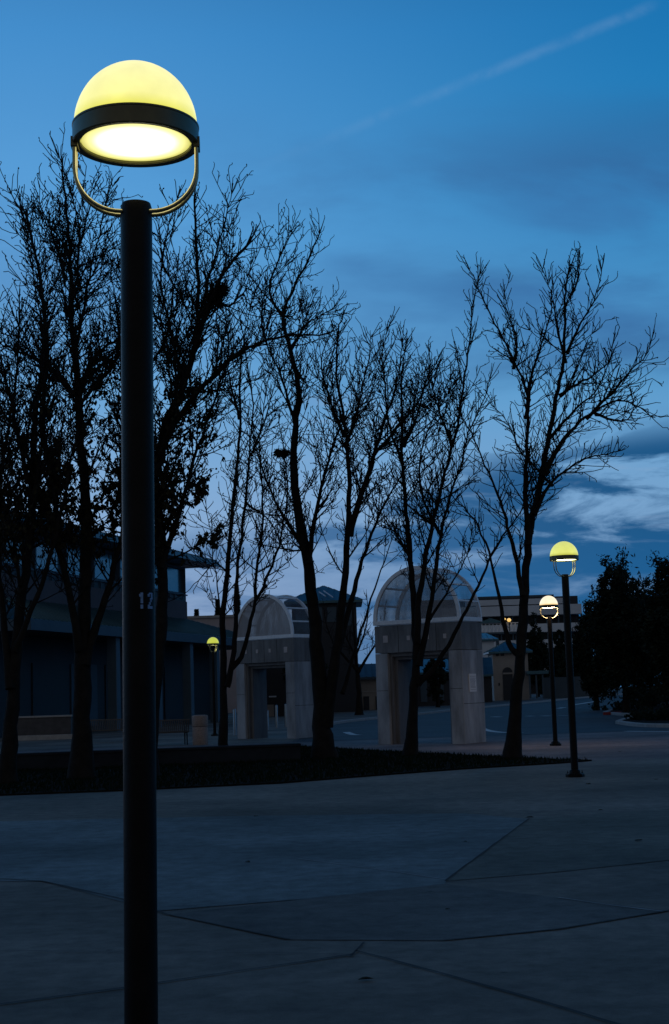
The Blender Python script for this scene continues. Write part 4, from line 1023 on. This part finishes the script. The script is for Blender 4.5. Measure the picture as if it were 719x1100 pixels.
# ------------------------------------------------------------------ world
w = bpy.data.worlds.new('World'); sc.world = w; w.use_nodes = True; t = w.node_tree; N = t.nodes; bg = N['Background']
def mth(op, a, b=None, clamp=False):
    n = N.new('ShaderNodeMath'); n.operation = op; n.use_clamp = clamp
    for i, x in enumerate((a, b)):
        if x is None: continue
        if isinstance(x, (int, float)): n.inputs[i].default_value = x
        else: t.links.new(x, n.inputs[i])
    return n.outputs[0]
def rng(v, a, b, c, d, sm=True):
    n = N.new('ShaderNodeMapRange'); n.interpolation_type = 'SMOOTHSTEP' if sm else 'LINEAR'
    t.links.new(v, n.inputs['Value'])
    for k, x in (('From Min', a), ('From Max', b), ('To Min', c), ('To Max', d)): n.inputs[k].default_value = x
    return n.outputs[0]
def mix(f, a, b, blend='MIX'):
    n = N.new('ShaderNodeMix'); n.data_type = 'RGBA'; n.blend_type = blend; 
    if isinstance(f, (int, float)): n.inputs[0].default_value = f
    else: t.links.new(f, n.inputs[0])
    for i, x in ((6, a), (7, b)):
        if isinstance(x, tuple): n.inputs[i].default_value = (*x, 1)
        else: t.links.new(x, n.inputs[i])
    return n.outputs[2]
def ramp(v, st):
    n = N.new('ShaderNodeValToRGB'); e = n.color_ramp.elements; t.links.new(v, n.inputs[0])
    for i, (p, c) in enumerate(st):
        x = e[i] if i < 2 else e.new(p)
        x.position = p; x.color = (*c, 1)
    return n.outputs[0]
def lin(*c): return tuple(((x/255+.055)/1.055)**2.4 if x > 10 else x/255/12.92 for x in c)
tc = N.new('ShaderNodeTexCoord'); sep = N.new('ShaderNodeSeparateXYZ'); t.links.new(tc.outputs['Generated'], sep.inputs[0])
X, Y, Z = sep.outputs
sky = N.new('ShaderNodeTexSky'); sky.sky_type = 'NISHITA'; sky.sun_disc = False; sky.sun_elevation = R(1.5); sky.sun_rotation = R(-35); sky.altitude = 50
# dusk gradient by elevation
grad = ramp(Z, [(0.0, lin(118, 146, 182)), (1.0, lin(10, 50, 100)), (.06, lin(148, 172, 210)), (.12, lin(138, 174, 216)), (.20, lin(112, 170, 220)), (.30, lin(96, 166, 224)), (.42, lin(68, 144, 208)), (.55, lin(30, 92, 150))])
# left-to-right falloff of the after-glow
az = mth('DIVIDE', X, mth('MAXIMUM', Y, .05))
side = rng(az, -.24, .30, 0, 1)
grad = mix(mth('MULTIPLY', side, rng(Z, .12, .40, .34, 1.0)), grad, mix(1.0, grad, (.16, .64, .74), 'MULTIPLY'))
grad = mix(.06, grad, mix(1.0, sky.outputs[0], (.05, .08, .13), 'MULTIPLY'))
# soft cloud veils high up
def cloud(sx, sz, scale, off, det=6, rough=.55, dist=.3):
    m = N.new('ShaderNodeMapping'); m.inputs['Scale'].default_value = (sx, 1, sz); m.inputs['Location'].default_value = off
    m.inputs['Rotation'].default_value = (0, R(-6), 0)
    cv = N.new('ShaderNodeCombineXYZ'); t.links.new(az, cv.inputs[0]); t.links.new(mth('DIVIDE', Z, mth('MAXIMUM', Y, .05)), cv.inputs[2])
    t.links.new(cv.outputs[0], m.inputs[0])
    n = N.new('ShaderNodeTexNoise'); n.inputs['Scale'].default_value = scale; n.inputs['Detail'].default_value = det; n.inputs['Roughness'].default_value = rough; n.inputs['Distortion'].default_value = dist
    t.links.new(m.outputs[0], n.inputs['Vector']); return n.outputs['Fac']
front = rng(Y, .1, .5, 0, 1)
c1_ = cloud(1.0, 3.6, 5.5, (3.1, 0, 1.7))
veil = mth('MULTIPLY', mth('MULTIPLY', rng(c1_, .45, .68, 0, 1), rng(Z, .12, .30, 1, 0)), rng(Z, .30, .42, 1, .25))
veil2 = mth('MULTIPLY', rng(cloud(1.0, 3.0, 3.3, (8.3, 0, 4.7)), .42, .66, 0, 1), mth('MULTIPLY', rng(Z, .17, .23, 0, 1), rng(Z, .30, .40, 1, 0)))
grad = mix(mth('MULTIPLY', veil2, mth('ADD', mth('MULTIPLY', side, .5), .4)), grad, mix(side, lin(70, 118, 172), lin(46, 88, 138)))
bump_ = mth('MULTIPLY', mth('MULTIPLY', rng(Z, .19, .25, 0, 1), rng(Z, .29, .37, 1, 0)), mth('MULTIPLY', rng(az, -.14, .18, 0, 1), rng(cloud(1.0, 2.6, 4.5, (2.2, 0, 7.1), 5, .55, .4), .36, .62, .25, 1)))
grad = mix(mth('MULTIPLY', bump_, .7), grad, lin(56, 106, 162))
# low banked clouds, heavier to the right
c2_ = cloud(1.0, 4.2, 8.5, (1.3, 0, .2), 8, .6, .5)
lowm = mth('MULTIPLY', rng(Z, .015, .05, .3, 1), mth('MULTIPLY', rng(Z, .15, .19, 1, 0), rng(mth('SUBTRACT', Z, mth('MULTIPLY', side, .085)), .075, .11, 1, 0)))
lowamt = mth('MULTIPLY', mth('MULTIPLY', rng(mth('ADD', c2_, mth('MULTIPLY', side, .08)), .45, .62, 0, 1), lowm), rng(az, -.3, .15, .5, 1))
grad = mix(lowamt, grad, mix(side, lin(66, 110, 158), lin(26, 84, 132)))
# pale streaks near the horizon
c3_ = cloud(1.0, 9.0, 6.5, (5.3, 0, 2.9), 6, .6, .4)
st_ = mth('MULTIPLY', mth('MULTIPLY', rng(c3_, .56, .70, 0, 1), rng(Z, .17, .22, 1, 0)), rng(Z, .02, .06, .4, 1))
grad = mix(mth('MULTIPLY', st_, .45), grad, lin(140, 166, 200))
ld = mth('MULTIPLY', rng(Z, .075, .12, 1, 0), mth('MULTIPLY', mth('ADD', mth('MULTIPLY', side, .72), .08), rng(c2_, .30, .50, .55, 1)))
grad = mix(ld, grad, mix(side, lin(58, 108, 160), lin(28, 92, 144)))
# contrail: band around a great circle
da = ray(262, 186).normalized(); db = ray(706, 4).normalized(); nc = da.cross(db).normalized(); mid = (da+db).normalized(); ax_ = nc.cross(mid).normalized()
def dot(v):
    n = N.new('ShaderNodeVectorMath'); n.operation = 'DOT_PRODUCT'; t.links.new(tc.outputs['Generated'], n.inputs[0]); n.inputs[1].default_value = v; return n.outputs['Value']
ct = mth('ABSOLUTE', dot(nc)); al = dot(ax_)
e0, e1 = sorted((da.dot(ax_), db.dot(ax_)))
sgn = 1 if db.dot(ax_) > da.dot(ax_) else -1
al2 = mth('MULTIPLY', al, sgn)
cn = cloud(6, 6, 6, (0, 0, 0), 4)
band = mth('MULTIPLY', rng(ct, .0, .0056, 1, 0), mth('MULTIPLY', rng(al2, e0-.03, e0+.20, 0, 1), rng(al2, e1-.012, e1+.004, 1, 0)))
band = mth('MULTIPLY', band, rng(cn, .35, .62, .25, 1)); band = mth('MULTIPLY', band, front)
grad = mix(mth('MULTIPLY', band, .15), grad, lin(140, 176, 214))
# behind the viewer the dusk sky is dull grey and darker
back = rng(Y, -.75, .15, 1, 0)
grad = mix(back, grad, lin(104, 106, 110))
zen = rng(Z, .5, .9, 1, .45)
v = N.new('ShaderNodeVectorMath'); v.operation = 'SCALE'; t.links.new(grad, v.inputs[0]); t.links.new(mth('MULTIPLY', zen, rng(Z, -.05, 0, .1, 1)), v.inputs['Scale'])
t.links.new(v.outputs[0], bg.inputs['Color']); bg.inputs['Strength'].default_value = 1.0
s = bpy.data.lights.new('sun', 'SUN'); s.energy = .02; s.angle = R(20); s.color = (1, .85, .75); so = bpy.data.objects.new('sun', s); C.objects.link(so)
so.rotation_euler = Vector((math.sin(R(-35))*math.cos(R(5)), math.cos(R(-35))*math.cos(R(5)), math.sin(R(5)))).to_track_quat('Z', 'Y').to_euler()

sc.view_settings.view_transform = 'Standard'; sc.view_settings.look = 'None'; sc.view_settings.exposure = 0; sc.view_settings.gamma = 1
sc.render.engine = 'CYCLES'; sc.cycles.use_denoising = True; sc.cycles.max_bounces = 6; sc.cycles.transparent_max_bounces = 12
sc.cycles.sample_clamp_indirect = 4
sc.render.film_transparent = False
